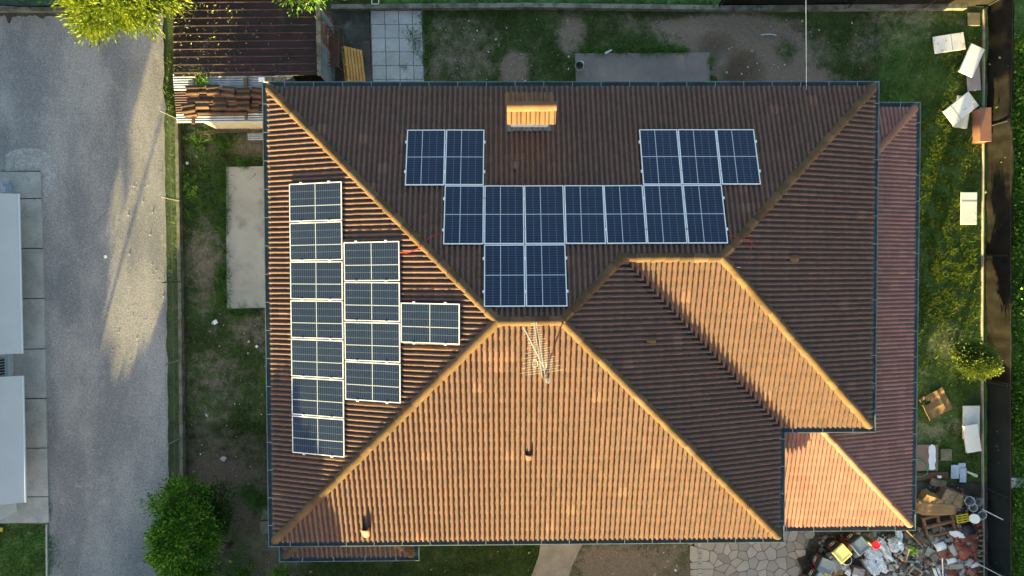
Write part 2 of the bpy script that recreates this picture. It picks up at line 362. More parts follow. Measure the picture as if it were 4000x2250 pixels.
def tint_at(X, Y):
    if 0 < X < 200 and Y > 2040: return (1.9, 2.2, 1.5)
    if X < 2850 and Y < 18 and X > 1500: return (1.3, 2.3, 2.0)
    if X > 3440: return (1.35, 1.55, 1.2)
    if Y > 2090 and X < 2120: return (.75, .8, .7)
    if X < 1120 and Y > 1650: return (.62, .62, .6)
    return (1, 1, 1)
def pit(x, y, X, Y):
    "the hand-dug hole behind the house"
    z = 0.0
    d = math.hypot((X - 2895) / 70, (Y - 320) / 95)
    if d < 1.3: z -= .95 * max(0, 1 - d / 1.3) ** .6
    d = math.hypot((X - 2800) / 75, (Y - 190) / 60)
    if d < 1: z -= .45 * (1 - d) ** .5
    d = math.hypot((X - 2770) / 150, (Y - 130) / 42)
    if d < 1: z += .12 * (1 - d)
    d = math.hypot((X - 2830) / 30, (Y - 245) / 70)
    if d < 1: z += .3 * (1 - d)
    return z
gx = sorted(set([-90, -60, -40, -30, -24] + [round(-20 + .16 * i, 3) for i in range(int(40 / .16) + 1)] + [24, 30, 40, 60, 90]))
gy = sorted(set([-90, -60, -40, -30, -20, -14] + [round(-11.2 + .16 * i, 3) for i in range(int(22.4 / .16) + 1)] + [14, 20, 30, 40, 60, 90]))
gv, gs, gt = [], [], []
for y in gy:
    for x in gx:
        X, Y = PX((x, y, 0))
        inside = -150 < X < 4150 and -150 < Y < 2400
        z = (.03 * NOI(x, y, .5) + .02 * NOI(x, y, 1.7, 3) - .02) if inside else -.02
        onhard = X < 700 or (2240 < X < 2780 and 200 < Y < 345) or (880 < X < 1060 and 640 < Y < 1205) or (1280 < X < 1650 and Y < 345) or (2040 < X < 3140 and Y > 2060)
        if onhard: z = -.03
        if inside: z += pit(x, y, X, Y)
        gv.append((x, y, z)); gs.append(soil_at(X, Y) if inside else .2); gt.append((*tint_at(X, Y), 1) if inside else (1, 1, 1, 1))
nx = len(gx)
gf = [(j * nx + i, j * nx + i + 1, (j + 1) * nx + i + 1, (j + 1) * nx + i) for j in range(len(gy) - 1) for i in range(nx - 1)]
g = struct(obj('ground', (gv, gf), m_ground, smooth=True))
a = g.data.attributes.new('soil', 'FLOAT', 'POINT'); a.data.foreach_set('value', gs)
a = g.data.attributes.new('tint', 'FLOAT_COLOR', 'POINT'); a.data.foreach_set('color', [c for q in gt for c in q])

def sheet(name, pts, z, m, thick=.06):
    return struct(obj(name, prism(nb(), polyP(pts, z), z - thick, z), m))
# the lane with its ragged edge against the verge
edge = []
for i in range(0, 90):
    Y = -260 + i * 34
    edge.append((640 + (Y - 300) * .012 + 9 * NOI(Y * .01, 3, 1.3) + 5 * NOI(Y * .04, 1, 1.1), Y))
sheet('lane', [(-700, -260)] + edge + [(192, edge[-1][1]), (192, 2044), (-700, 2044)], .012, m_asph)
low = [(335 - i * 8, 62 + 16 * NOI(i * .21, 2, 1) + 12 * abs(NOI(i * .6, 7, 1)) + (26 if i > 36 and i % 9 < 3 else 0)) for i in range(82)]
sheet('grimy_lane_head', [(-321, 45), (335, 48)] + low, .018, m_mossc, .01)
m_gpatch = mat('pale_gravel', (.36, .35, .335), (.29, .28, .265), (.42, .41, .39), scale=3, fine=14, finev=.4, rough=.95, bump=.6, bscale=30)
ring = [(x + 7 * NOI(k * .7, 1, 1.1), y + 7 * NOI(k * .7, 5, 1.1)) for k, (x, y) in enumerate([(20, 602), (40, 590), (62, 583), (90, 578), (118, 577), (148, 582), (172, 592), (192, 606), (208, 624), (220, 645), (224, 668), (218, 692), (212, 720), (205, 748), (190, 772), (172, 790), (166, 740), (162, 668), (20, 668)])]
sheet('gravel_patch', ring, .017, m_gpatch, .01)
sheet('concrete_slab_beside_house', [(882, 652), (1180, 646), (1180, 1198), (886, 1206)], .05, m_slabw, .12)
sheet('concrete_slab_behind_house', [(2247, 208), (2772, 205), (2776, 420), (2252, 420)], .03, m_slabn, .1)
sheet('mossy_slab_by_shed', [(1180, 44), (1440, 40), (1455, 420), (1180, 420)], .02, m_mossc, .1)
pth = [(2118, 2080), (2292, 2080), (2268, 2140), (2235, 2210), (2205, 2300), (2040, 2300), (2080, 2240), (2105, 2170)]
sheet('dirt_path', pth, .015, m_path)
sheet('rubble_yard', [(3118, 1990), (3420, 1980), (3440, 1880), (3860, 1890), (3860, 2400), (3020, 2400), (3060, 2290), (3120, 2230), (3095, 2180), (3150, 2120)], .008, m_dirt)

# pavement of square pavers
pav = struct(obj('paved_terrace', prism(nb(), polyP([(1446, 38), (1652, 34), (1668, 420), (1454, 420)], 0), -.08, .004), m_kerb))
for i in range(4):
    for j in range(7):
        x0, y0 = 1450 + i * 54 + j * 1.5, 43 + j * 53.6
        x1 = min(x0 + 51.5, 1646 + j * 2)
        if x1 - x0 < 12: continue
        zz = .030 + random.uniform(-.004, .004)
        q = polyP([(x0, y0), (x1, y0 - .5), (x1, y0 + 51), (x0, y0 + 51.5)], .03)
        c = sum(q, Vector()) / 4; c.z = 0
        obj('paver', prism(nb(), [p - c for p in q], -.03, zz), m_paver, pav, loc=c)
# slabs of the walkway by the left building
walk = struct(obj('walkway', prism(nb(), polyP([(-120, 668), (158, 668), (192, 2045), (-120, 2045)], 0), -.05, .02), m_kerb))
ys = [672, 775, 970, 1166, 1363, 1556, 1750, 1940, 2043]
for k in range(8):
    ya, yb = ys[k] + (2 if k else 0), ys[k + 1] - 2
    xa, xb = 158 + (ya - 672) * .024, 158 + (yb - 672) * .024
    q = polyP([(-120, ya + (4 if k else 0)), (xa, ya), (xb, yb), (-120, yb + 4)], .08); c = sum(q, Vector()) / 4; c.z = 0
    obj('walkway_slab', prism(nb(), [p - c for p in q], 0, .085), m_conc, walk, loc=c)

# crazy paving: Voronoi stones
pat_poly = [P(x, y, 0) for x, y in [(2738, 2050), (3180, 2050), (3150, 2140), (3110, 2180), (3135, 2230), (3070, 2300), (2742, 2300)]]
patio = struct(obj('crazy_paving_patio', prism(nb(), pat_poly, -.08, .012), m_mortar))
def clip(poly, n, d):
    out = []
    for i in range(len(poly)):
        p, q = poly[i], poly[(i + 1) % len(poly)]
        a, b = p.dot(n) - d, q.dot(n) - d
        if a <= 0: out.append(p)
        if a * b < 0: out.append(p + (q - p) * (a / (a - b)))
    return out
seeds = []
x0, y0 = P(2742, 2300).xy; x1, y1 = P(3200, 2030).xy
sx = .34
for i in range(int((x1 - x0) / sx) + 1):
    for j in range(int((y1 - y0) / sx) + 1):
        seeds.append(Vector((x0 + (i + .5 + random.uniform(-.46, .46)) * sx, y0 + (j + .5 + random.uniform(-.46, .46)) * sx)))
pp2 = [p.xy for p in pat_poly]
def inpoly(p, poly):
    c = False
    for i in range(len(poly)):
        a, b = poly[i], poly[i - 1]
        if (a[1] > p[1]) != (b[1] > p[1]) and p[0] < (b[0] - a[0]) * (p[1] - a[1]) / (b[1] - a[1]) + a[0]: c = not c
    return c
for s in seeds:
    if not inpoly(s, pp2): continue
    poly = [s + Vector(v) for v in ((-.6, -.6), (.6, -.6), (.6, .6), (-.6, .6))]
    for t in seeds:
        if t is s or (t - s).length > 1.4: continue
        n = (t - s).normalized(); poly = clip(poly, n, ((t + s) / 2).dot(n) - .012)
    if len(poly) < 3: continue
    poly = [p for p in poly]
    # knock the corners off
    q = []
    for i in range(len(poly)):
        a, b, c = poly[i - 1], poly[i], poly[(i + 1) % len(poly)]
        q += [b.lerp(a, .12), b.lerp(c, .12)]
    obj('flagstone', prism(nb(), [p - s for p in q], -.01, random.uniform(.022, .034)), m_flag, patio, loc=(s.x, s.y, 0))
# little edging stones along the patio
for j in range(9):
    c = P(2732, 2108 + j * 20, 0); obj('edging_stone', B((0, 0, .03), (.13, .16, .06), random.uniform(-.1, .1), bevel=.01), m_conc, patio, loc=c)

# ---- kerbs, walls along the plot
def kerb(name, pts, z, wd, m, label, cat='kerb'):
    q = polyP(pts, 0); bm = nb()
    for a, b in zip(q, q[1:]):
        d = (b - a); L = d.length; c = (a + b) / 2
        box(bm, (c.x, c.y, z / 2), (L, wd, z), math.atan2(d.y, d.x), bevel=.008)
    return tag(obj(name, bm, m), label, cat)
kerb('boundary_kerb', [(700, 470), (712, 1100), (722, 2000), (728, 2600)], .22, .12, m_kerb, 'narrow mossy concrete kerb under the chain-link fence', 'kerb')
kerb('boundary_kerb', [(1300, 36), (2100, 30), (2830, 40), (3760, 34)], .25, .16, m_kerb, 'long mossy low wall along the back of the garden', 'wall')
kerb('boundary_kerb', [(3840, 38), (3836, 700), (3832, 1400), (3836, 2000), (3840, 2500)], .10, .045, m_kerbl, 'pale low kerb wall along the black net on the right', 'kerb')
kerb('boundary_kerb', [(-200, 42), (330, 44)], .2, .14, m_kerb, 'short grimy kerb at the head of the lane below green net', 'kerb')
kerb('lawn_edging', [(187, 2046), (190, 2500)], .09, .06, m_conc, 'thin concrete edging between corner lawn and lane', 'kerb')

# ================================================================ HOUSE
p_nw, p_ne, p_sw, p_sm, p_se, p_v = [P(*q, Z_EAVE) for q in ((1058, 352), (3404, 346), (1076, 2106), (3036, 2090), (3392, 1656), (3036, 1664))]
xw = (p_nw.x + p_sw.x) / 2; xm = (p_sm.x + p_v.x) / 2; xe = (p_ne.x + p_se.x) / 2
yn = (p_nw.y + p_ne.y) / 2; ys_ = (p_sw.y + p_sm.y) / 2; yv = (p_se.y + p_v.y) / 2
D = (yn - ys_) / 2; Dw = (yn - yv) / 2
R1 = Vector((xw + D, yn - D)); R2 = Vector((xm - D, yn - D)); J = Vector((xm - Dw, yn - Dw)); E2 = Vector((xe - Dw, yn - Dw))
NW, NE, SW, SM, SE, V_ = [Vector(q) for q in ((xw, yn), (xe, yn), (xw, ys_), (xm, ys_), (xe, yv), (xm, yv))]
def roofz(x, y):
    a = min(x - xw, xm - x, yn - y, y - ys_); b = min(xe - x, yn - y, y - yv)
    return Z_EAVE + PITCH * max(a, b)
hx_, hy_ = P(2000, 1125, 0).xy
house = thing('house', 'large hip-roofed house with brown tiles and solar panels', 'house', (hx_, hy_, 0))
HI = Matrix.Translation((-hx_, -hy_, 0))
def hpart(name, me, m, smooth=False):
    o = obj(name, me, m, None, smooth=smooth); o.parent = house; o.matrix_parent_inverse = HI; return o
ov = .55
wl = [Vector((xw + ov, yn - ov)), Vector((xe - ov, yn - ov)), Vector((xe - ov, yv + ov)), Vector((xm - ov, yv + ov)), Vector((xm - ov, ys_ + ov)), Vector((xw + ov, ys_ + ov))]
hpart('wall', prism(nb(), wl, 0, Z_EAVE + .02), m_plaster)
def deckmesh(polys, z0, drop):
    bm = nb()
    for poly in polys: bm.faces.new([bm.verts.new((p[0], p[1], p[2] - drop)) for p in poly])
    return bm
def Z(v, f=roofz): return (v.x, v.y, f(v.x, v.y))
slopesA = [('n', [NW, Vector((J.x, yn)), J, R2, R1], Vector((0, -1, 0)), NW), ('n', [Vector((J.x, yn)), NE, E2, J], Vector((0, -1, 0)), NW),
           ('w', [SW, NW, R1], Vector((1, 0, 0)), SW), ('s', [SM, SW, R1, R2], Vector((0, 1, 0)), SW),
           ('e', [V_, SM, R2, J], Vector((-1, 0, 0)), NE.copy().xy + Vector((xm - xe, 0))), ('s', [SE, V_, J, E2], Vector((0, 1, 0)), V_), ('e', [NE, SE, E2], Vector((-1, 0, 0)), NE)]
rz = lambda v: Vector((v.x, v.y, roofz(v.x, v.y)))
roof = hpart('roof', deckmesh([[rz(v) for v in poly] for _, poly, _, _ in slopesA], 0, .03), m_deck)
soff = nb(); prism(soff, [NW, NE, SE, V_, SM, SW], Z_EAVE - .2, Z_EAVE - .12); hpart('soffit', soff, m_wood)

# ---- one interlocking tile with two rolls
def tile_profile(wd, h):
    pts = []
    q = wd / 2
    for k in range(2):
        u0 = k * q
        pts.append((u0 + .0, .0))
        r = q * .285; c = u0 + q * .52
        hh = h if k == 0 else h * .94
        for i in range(7):
            t = math.pi * (1 - i / 6); pts.append((c + r * math.cos(t), hh * (.06 + .94 * math.sin(t) ** .5)))
    pts.append((wd + .004, .0))
    return pts
def tile_mesh_arrays(wd, expo, h, thick=.027):
    pr = tile_profile(wd, h); n = len(pr); L = expo + .05
    v = [(u, 0, z + thick) for u, z in pr] + [(u, L, z + .002) for u, z in pr] + [(u, 0, z + thick) for u, z in pr] + [(u, .004, z - .004) for u, z in pr]
    f = [(i, i + 1, n + i + 1, n + i) for i in range(n - 1)] + [(3 * n + i, 3 * n + i + 1, 2 * n + i + 1, 2 * n + i) for i in range(n - 1)]
    return np.array(v, float), np.array(f, int)
def tile_mesh(name, va, fa, m):
    me = bpy.data.meshes.new(name); me.from_pydata(va.tolist(), [], fa.tolist()); me.materials.append(m)
    me.polygons.foreach_set('use_smooth', [True] * len(me.polygons)); me.update(); return me
def tile_roof(slopes, z_eave, pitch, wd, expo, h, m, part, name, limit, hidden=lambda p: False, vstart=-.05):
    va, fa = tile_mesh_arrays(wd, expo, h); me = tile_mesh(name, va, fa, m)
    cb, sb = 1 / math.hypot(1, pitch), pitch / math.hypot(1, pitch)
    full, cut_v, cut_f = [], [], []
    for _, poly, hd, org in slopes:
        u = hd.cross(Vector((0, 0, 1))); v = hd * cb + Vector((0, 0, sb)); wn = u.cross(v)
        o3 = Vector((org[0], org[1], z_eave))
        cx = sum((p for p in poly), Vector((0, 0))) / len(poly)
        edges = []
        for i in range(len(poly)):
            a, b = poly[i], poly[(i + 1) % len(poly)]; d = (b - a).normalized(); n = Vector((d.y, -d.x))
            if (cx - a).dot(n) > 0: n = -n
            if abs(n.dot(hd.xy)) > .99 and n.dot(hd.xy) < 0: continue      # the eave itself is not a cut
            edges.append((n, a.dot(n)))
        us = [(Vector((p.x, p.y, 0)) - Vector((o3.x, o3.y, 0))).dot(u) for p in poly]
        vsx = [(p - Vector(o3.xy)).dot(hd.xy) / cb for p in poly]
        bmc = nb()
        for i in range(int(math.floor(min(us) / wd)) - 1, int(math.ceil(max(us) / wd)) + 1):
            for j in range(0, int(max(vsx) / expo) + 1):
                q = [o3 + u * (i * wd + a * wd) + v * (vstart + j * expo + b * (expo + .05)) for a, b in ((0, 0), (1, 0), (1, 1), (0, 1))]
                dd = [[c.xy.dot(n) - d for c in q] for n, d in edges]
                if any(min(x) > 0 for x in dd): continue
                jit = Matrix.Rotation(random.gauss(0, .0025), 4, 'Z') @ Matrix.Rotation(random.gauss(0, .004), 4, 'X')
                M = Matrix(((u.x, v.x, wn.x, q[0].x), (u.y, v.y, wn.y, q[0].y), (u.z, v.z, wn.z, q[0].z), (0, 0, 0, 1))) @ Matrix.Translation((random.gauss(0, .0015), random.gauss(0, .006), random.gauss(0, .002))) @ jit
                inside = all(max(x) <= 0.001 for x in dd)
                if inside: full.append((M, q[0]))
                else:
                    A = np.array(M); w_ = va @ A[:3, :3].T + A[:3, 3]
                    vb = [bmc.verts.new(t) for t in w_]
                    for fc in fa: bmc.faces.new([vb[k] for k in fc])
        for n, d in edges:
            n3 = Vector((n.x, n.y, 0))
            bmesh.ops.bisect_plane(bmc, geom=bmc.verts[:] + bmc.edges[:] + bmc.faces[:], plane_co=n3 * d, plane_no=n3, clear_outer=True)
        bmc.verts.ensure_lookup_table(); bmc.verts.index_update()
        off = len(cut_v)
        cut_v += [tuple(v_.co) for v_ in bmc.verts]; cut_f += [tuple(off + v_.index for v_ in f.verts) for f in bmc.faces]
        bmc.free()
    cpos = Vector((0, 0, CAM_H))
    full.sort(key=lambda t: (hidden(t[1]), (t[1] - cpos).length))
    for M, _ in full[:limit]:
        o = bpy.data.objects.new(name, me); link(o, part); o.matrix_local = M
    V = [np.array(cut_v)] if cut_v else []; Fc = list(cut_f); off = len(cut_v)
    for M, _ in full[limit:]:
        A = np.array(M); V.append(va @ A[:3, :3].T + A[:3, 3]); Fc += [tuple(r) for r in (fa + off).tolist()]; off += len(va)
    if V:
        vv = np.concatenate(V)
        f = obj(name + '_field', (vv.tolist(), Fc), m, part, smooth=True); stuff(f)
    return len(full)
cbm, sbm = 1 / math.hypot(1, PITCH), PITCH / math.hypot(1, PITCH)

# ---- panel layout on the two slopes (metres on the slope), needed to know which tiles lie under glass
def on_plane(X, Y, hd, off):
    "pixel -> point on a main roof plane lifted by off along its normal"
    n = Vector((-hd.x * sbm, -hd.y * sbm, cbm))
    a = {(0, -1): Vector((0, yn, Z_EAVE)), (1, 0): Vector((xw, 0, Z_EAVE)), (0, 1): Vector((0, ys_, Z_EAVE)), (-1, 0): Vector((xe, 0, Z_EAVE))}[(round(hd.x), round(hd.y))] + n * off
    d = xc * ((X - 2000) / FPX) - yc * ((Y - 1125) / FPX) - zc
    o = Vector((0, 0, CAM_H)); t = (a - o).dot(n) / d.dot(n)
    return o + d * t
POFF = .155
hn, hw = Vector((0, -1, 0)), Vector((1, 0, 0))
vn = Vector((0, -cbm, sbm)); vw = Vector((cbm, 0, sbm))
nn, nw_ = Vector((0, sbm, cbm)), Vector((-sbm, 0, cbm))
panels = []
o_n = on_plane(1737, 725, hn, POFF)      # top-left corner of the long row (lower edge on the slope)
px, pl = PW + .018, PL + .022
rows_n = {0: ([-1, 0], [5, 6, 7]), 1: (list(range(7)),), 2: ([1, 2],)}
ordn = ['first', 'second', 'third', 'fourth', 'fifth', 'sixth', 'seventh']
for r, grp in rows_n.items():
    for gi, cols in enumerate(grp):
        for k, c in enumerate(cols):
            cen = o_n + Vector((1, 0, 0)) * (c * px + PW / 2) + vn * ((r - 1) * pl + PL / 2)
            if r == 1: lab = 'blue solar panel, %s from the left in the long row of seven' % ordn[k]
            elif r == 2: lab = '%s blue solar panel of the pair just above the ridge' % ('left' if k == 0 else 'right')
            elif gi == 0: lab = '%s blue solar panel of the pair left of the chimney' % ('left' if k == 0 else 'right')
            else: lab = '%s blue solar panel of the three right of the chimney' % ('left', 'middle', 'right')[k]
            panels.append((cen, 'n', lab))
for (X, Y, n_, nm) in ((1129, 719, 7, 'left-slope column of seven'), (1342.5, 946, 4, 'left-slope column of four'), (1565, 1183, 1, '')):
    o = on_plane(X, Y, hw, POFF)
    for k in range(n_):
        cen = o + Vector((0, -1, 0)) * (k * (px + .014) + PW / 2) + vw * (PL / 2)
        panels.append((cen, 'w', ('black solar panel, %s from top in %s' % (ordn[k], nm)) if nm else 'single black solar panel nearest the ridge on the left slope'))
def under_panel(p):
    for cen, s, _ in panels:
        d = p - cen
        if s == 'n':
            if abs(d.x) < PW / 2 and abs(d.dot(vn)) < PL / 2: return True
        elif abs(d.y) < PW / 2 and abs(d.dot(vw)) < PL / 2: return True
    return False
nt_ = tile_roof(slopesA, Z_EAVE, PITCH, .30, .315, .084, m_tile, roof, 'roof_tile', 300, under_panel)

# ---- lower roofs (porches)
Z2, P2 = 2.55, .30
q = [P(*t, Z2) for t in ((3562, 428), (3556, 2044), (3062, 2050))]
xe2 = (q[0].x + q[1].x) / 2; yn2 = q[0].y; ys2 = (q[1].y + q[2].y) / 2
xin = xe - .5; yin = yv + .45; xs_in = xm - .5
tt = yin - ys2
def pz(x, y): return Z2 + P2 * min(xe2 - x, yn2 - y, y - ys2)
HP = Vector((xe2 - tt, yin))
PE_ = [Vector((xe2, yn2)), Vector((xe2, yin)), Vector((xin, yin)), Vector((xin, yn2 - (xe2 - xin)))]
PE2 = [Vector((xe2, yin)), Vector((xe2, ys2)), HP]
PS_ = [Vector((xe2, ys2)), Vector((xs_in, ys2)), Vector((xs_in, yin)), HP]
PN_ = [Vector((xin, yn2)), Vector((xe2, yn2)), Vector((xin, yn2 - (xe2 - xin)))]
slP = [('e', PE_, Vector((-1, 0, 0)), PE_[0]), ('e', PE2, Vector((-1, 0, 0)), PE_[0]), ('s', PS_, Vector((0, 1, 0)), Vector((xs_in, ys2))), ('n', PN_, Vector((0, -1, 0)), PN_[0])]
pz3 = lambda v: Vector((v.x, v.y, pz(v.x, v.y)))
proof = hpart('porch_roof', deckmesh([[pz3(v) for v in poly] for _, poly, _, _ in slP], 0, .03), m_deck)
tile_roof(slP, Z2, P2, .262, .32, .058, m_tile2, proof, 'porch_roof_tile', 300)
wlp = nb()
for X, Y in ((xe2 - .35, ys2 + .35), (xe2 - .35, (ys2 + yv) / 2), (xe2 - .35, yn2 - .35), (xe2 - .35, 0), (xm - .2, ys2 + .35)): box(wlp, (X, Y, 1.24), (.3, .3, 2.48))
hpart('porch_pillars', wlp, m_plaster)
Z3 = 3.2
q = [P(*t, Z3) for t in ((1120, 2168), (1608, 2160))]
xa3, xb3, ys3 = q[0].x, q[1].x, (q[0].y + q[1].y) / 2
yt3 = ys_ + .5
tt3 = yt3 - ys3
def pz_3(x, y): return Z3 + PITCH * min(x - xa3, xb3 - x, y - ys3)
S3 = [Vector((xb3, ys3)), Vector((xa3, ys3)), Vector((xa3 + tt3, yt3)), Vector((xb3 - tt3, yt3))]
W3 = [Vector((xa3, ys3)), Vector((xa3, yt3)), Vector((xa3 + tt3, yt3))]
Ee3 = [Vector((xb3, yt3)), Vector((xb3, ys3)), Vector((xb3 - tt3, yt3))]
sl3 = [('s', S3, Vector((0, 1, 0)), S3[1]), ('w', W3, Vector((1, 0, 0)), W3[0]), ('e', Ee3, Vector((-1, 0, 0)), Ee3[0])]
p33 = lambda v: Vector((v.x, v.y, pz_3(v.x, v.y)))
broof = hpart('bay_roof', deckmesh([[p33(v) for v in poly] for _, poly, _, _ in sl3], 0, .03), m_deck)
tile_roof(sl3, Z3, PITCH, .30, .315, .084, m_tile, broof, 'bay_roof_tile', 60)
bw = nb(); prism(bw, [Vector((xa3 + .3, ys3 + .3)), Vector((xb3 - .3, ys3 + .3)), Vector((xb3 - .3, ys_ + ov)), Vector((xa3 + .3, ys_ + ov))], 0, Z3); hpart('bay_wall', bw, m_plaster)

# ---- ridge and hip caps
def cap_mesh(name, r1, r2, L, m, th=.014):
    n = 9; v = []; f = []
    for x, r in ((0, r1), (L, r2)):
        for k in range(n):
            t = math.pi * (-.04 + 1.08 * k / (n - 1)); v.append((x, r * math.cos(t), r * math.sin(t)))
    for k in range(n):
        t = math.pi * (-.04 + 1.08 * k / (n - 1)); v.append((0, r1 * math.cos(t), r1 * math.sin(t)))
    for k in range(n):
        t = math.pi * (-.04 + 1.08 * k / (n - 1)); v.append((0.002, (r1 - th - .02) * math.cos(t), (r1 - th - .02) * math.sin(t)))
    f += [(k, k + 1, n + k + 1, n + k) for k in range(n - 1)]
    f += [(3 * n + k, 3 * n + k + 1, 2 * n + k + 1, 2 * n + k) for k in range(n - 1)]
    me = bpy.data.meshes.new(name); me.from_pydata(v, [], [t[::-1] for t in f]); me.materials.append(m)
    me.polygons.foreach_set('use_smooth', [True] * len(me.polygons)); me.update(); return me
cap = cap_mesh('ridge_tile', .142, .112, .42, m_ridge); cap2 = cap_mesh('porch_ridge_tile', .125, .10, .42, m_ridge2)
def caps(a, b, me, part, step=.37, lift=.012, first=True, off=0.0):
    a, b = Vector(a), Vector(b); d = (b - a); L = d.length; d.normalize()
    s = Vector((0, 0, 1)).cross(d).normalized(); up = d.cross(s)
    n = max(1, int(round(L / step)))
    for k in range(n):
        p = a + d * (off + k * L / n) + up * lift
        M = Matrix(((d.x, s.x, up.x, p.x), (d.y, s.y, up.y, p.y), (d.z, s.z, up.z, p.z), (0, 0, 0, 1)))
        M = M @ Matrix.Rotation(random.gauss(0, .022), 4, 'Z') @ Matrix.Rotation(random.gauss(0, .015), 4, 'Y')
        o = bpy.data.objects.new(me.name, me); link(o, part); o.matrix_local = M
    if first:
        bm = nb(); bmesh.ops.create_uvsphere(bm, u_segments=12, v_segments=8, radius=.126)
        o = obj('hip_end_cap', bm, me.materials[0], part, smooth=True); o.location = a + up * lift; o.scale = (1, 1, .95)
for a_, b_, fr in ((NW, R1, True), (SW, R1, True), (SM, R2, True), (NE, E2, True), (SE, E2, True), (J, R2, False), (R1, R2, False), (J, E2, False)):
    caps(rz(a_) + Vector((0, 0, .02)), rz(b_) + Vector((0, 0, .02)), cap, roof, first=fr)
for v in (R1, R2, J, E2):
    bm = nb(); bmesh.ops.create_uvsphere(bm, u_segments=14, v_segments=8, radius=.15)
    o = obj('ridge_junction', bm, m_ridge, roof, smooth=True); o.location = rz(v); o.scale = (1.15, 1.15, .8)
caps(pz3(PE_[0]) + Vector((0, 0, .01)), pz3(PN_[2]), cap2, proof); caps(pz3(PE2[1]) + Vector((0, 0, .01)), pz3(HP), cap2, proof)
caps(p33(S3[1]), p33(S3[2]), cap, broof); caps(p33(S3[0]), p33(S3[3]), cap, broof)
# valley sheet
vz = nb(); a_, b_ = rz(V_) + Vector((0, 0, .015)), rz(J) + Vector((0, 0, .015)); s_ = Vector((.10, .10, .035))
vv = [vz.verts.new(p) for p in (a_ - s_ + Vector((0, 0, .07)), a_ + s_, b_ + s_, b_ - s_ + Vector((0, 0, .07)))]; vz.faces.new(vv)
obj('valley_sheet', vz, m_deck, roof)

# ---- gutters with straps
GPROF = [(-.03, -.01), (-.025, -.07), (.01, -.115), (.06, -.135), (.11, -.12), (.15, -.075), (.162, -.005), (.172, .010), (.186, .008), (.190, -.008), (.176, -.018), (.168, -.07), (.118, -.135), (.06, -.15), (0, -.13), (-.04, -.07)]
def gutter(path, z, closed, m, name='gutter'):
    n = len(path); rings = []; bm = nb()
    ar = sum(path[i].x * path[(i + 1) % n].y - path[(i + 1) % n].x * path[i].y for i in range(n))
    sg = 1 if (ar > 0 or not closed) else -1
    for i in range(n):
        def nrm(a, b): d = (b - a).normalized(); return Vector((d.y, -d.x)) * sg
        if closed or 0 < i < n - 1: n1, n2 = nrm(path[i - 1], path[i]), nrm(path[i], path[(i + 1) % n])
        elif i == 0: n1 = n2 = nrm(path[0], path[1])
        else: n1 = n2 = nrm(path[-2], path[-1])
        mt = (n1 + n2) / (1 + n1.dot(n2))
        rings.append([bm.verts.new((path[i].x + mt.x * (o * 1.22 + .012), path[i].y + mt.y * (o * 1.22 + .012), z + zz)) for o, zz in GPROF])
    K = len(GPROF)
    for i in range(n if closed else n - 1):
        a, b = rings[i], rings[(i + 1) % n]
        for k in range(K): bm.faces.new((a[k], a[(k + 1) % K], b[(k + 1) % K], b[k]))
    if not closed: bm.faces.new(rings[0]); bm.faces.new(rings[-1][::-1])
    bmesh.ops.recalc_face_normals(bm, faces=bm.faces[:])
    go = hpart(name, bm, m)
    sb_ = B((.105, 0, 0), (.265, .022, .005)); sm_ = bpy.data.meshes.new('gutter_bracket'); sb_.to_mesh(sm_); sb_.free(); sm_.materials.append(m_bracket)
    for i in range(n if closed else n - 1):
        a, b = path[i], path[(i + 1) % n]; d = b - a; L = d.length
        if L < .5: continue
        dn = d.normalized(); nr = Vector((dn.y, -dn.x)) * sg; k = max(1, int(L / .82))
        for t in range(k):
            p = a + d * ((t + .5) / k); o = bpy.data.objects.new('gutter_bracket', sm_); link(o, go)
            o.location = (p.x, p.y, z + .006); o.rotation_euler = (0, 0, math.atan2(nr.y, nr.x))
    return go
gutter([NW, NE, SE, V_, SM, SW][::-1], Z_EAVE - .01, True, m_gutter)
gutter([Vector((xs_in, ys2)), Vector((xe2, ys2)), Vector((xe2, yn2)), Vector((xin, yn2))], Z2 - .01, False, m_gutter, 'porch_gutter')
gutter([Vector((xa3, yt3)), Vector((xa3, ys3)), Vector((xb3, ys3)), Vector((xb3, yt3))], Z3 - .01, False, m_gutter, 'bay_gutter')

# ---- chimney with its little tiled gable
chx0, chx1 = P(1993, 0, 4.2).x, P(2138, 0, 4.2).x; chyS = P(2060, 500, 4.2).y; chyN = chyS + .46
chim = hpart('chimney', B(((chx0 + chx1) / 2, (chyS + chyN) / 2, 4.92), (chx1 - chx0, chyN - chyS, 1.96)), m_white)
cz, cr = 5.86, 6.10; cyS, cyN = P(2060, 484, cz).y, P(2060, 366, cz).y; cym = (cyS + cyN) / 2; cxa, cxb = P(1980, 430, cz).x, P(2162, 430, cz).x
gb = nb(); t = [gb.verts.new(p) for p in ((cxa + .04, cyS + .03, cz - .05), (cxa + .04, cyN - .03, cz - .05), (cxa + .04, cym, cr - .03), (cxb - .04, cyS + .03, cz - .05), (cxb - .04, cyN - .03, cz - .05), (cxb - .04, cym, cr - .03))]
for f in ((0, 2, 1), (3, 4, 5), (0, 3, 5, 2), (1, 2, 5, 4), (0, 1, 4, 3)): gb.faces.new([t[i] for i in f])
bmesh.ops.recalc_face_normals(gb, faces=gb.faces[:]); obj('chimney_gable', gb, m_white, chim)
m_chtile = mat('chimney_tile', (.165, .085, .045), (.13, .072, .043), (.17, .13, .03), scale=4, scale3=5, t3=(.62, .75), fine=60, finev=.2, rnd=.12, rough=.9)
va, fa = tile_mesh_arrays(.30, .40, .045); cme = tile_mesh('chimney_tile', va, fa, m_chtile)
pc = (cr - cz) / (cyN - cym); cc, ss = 1 / math.hypot(1, pc), pc / math.hypot(1, pc)
nti = int(math.ceil((cxb - cxa) / .30))
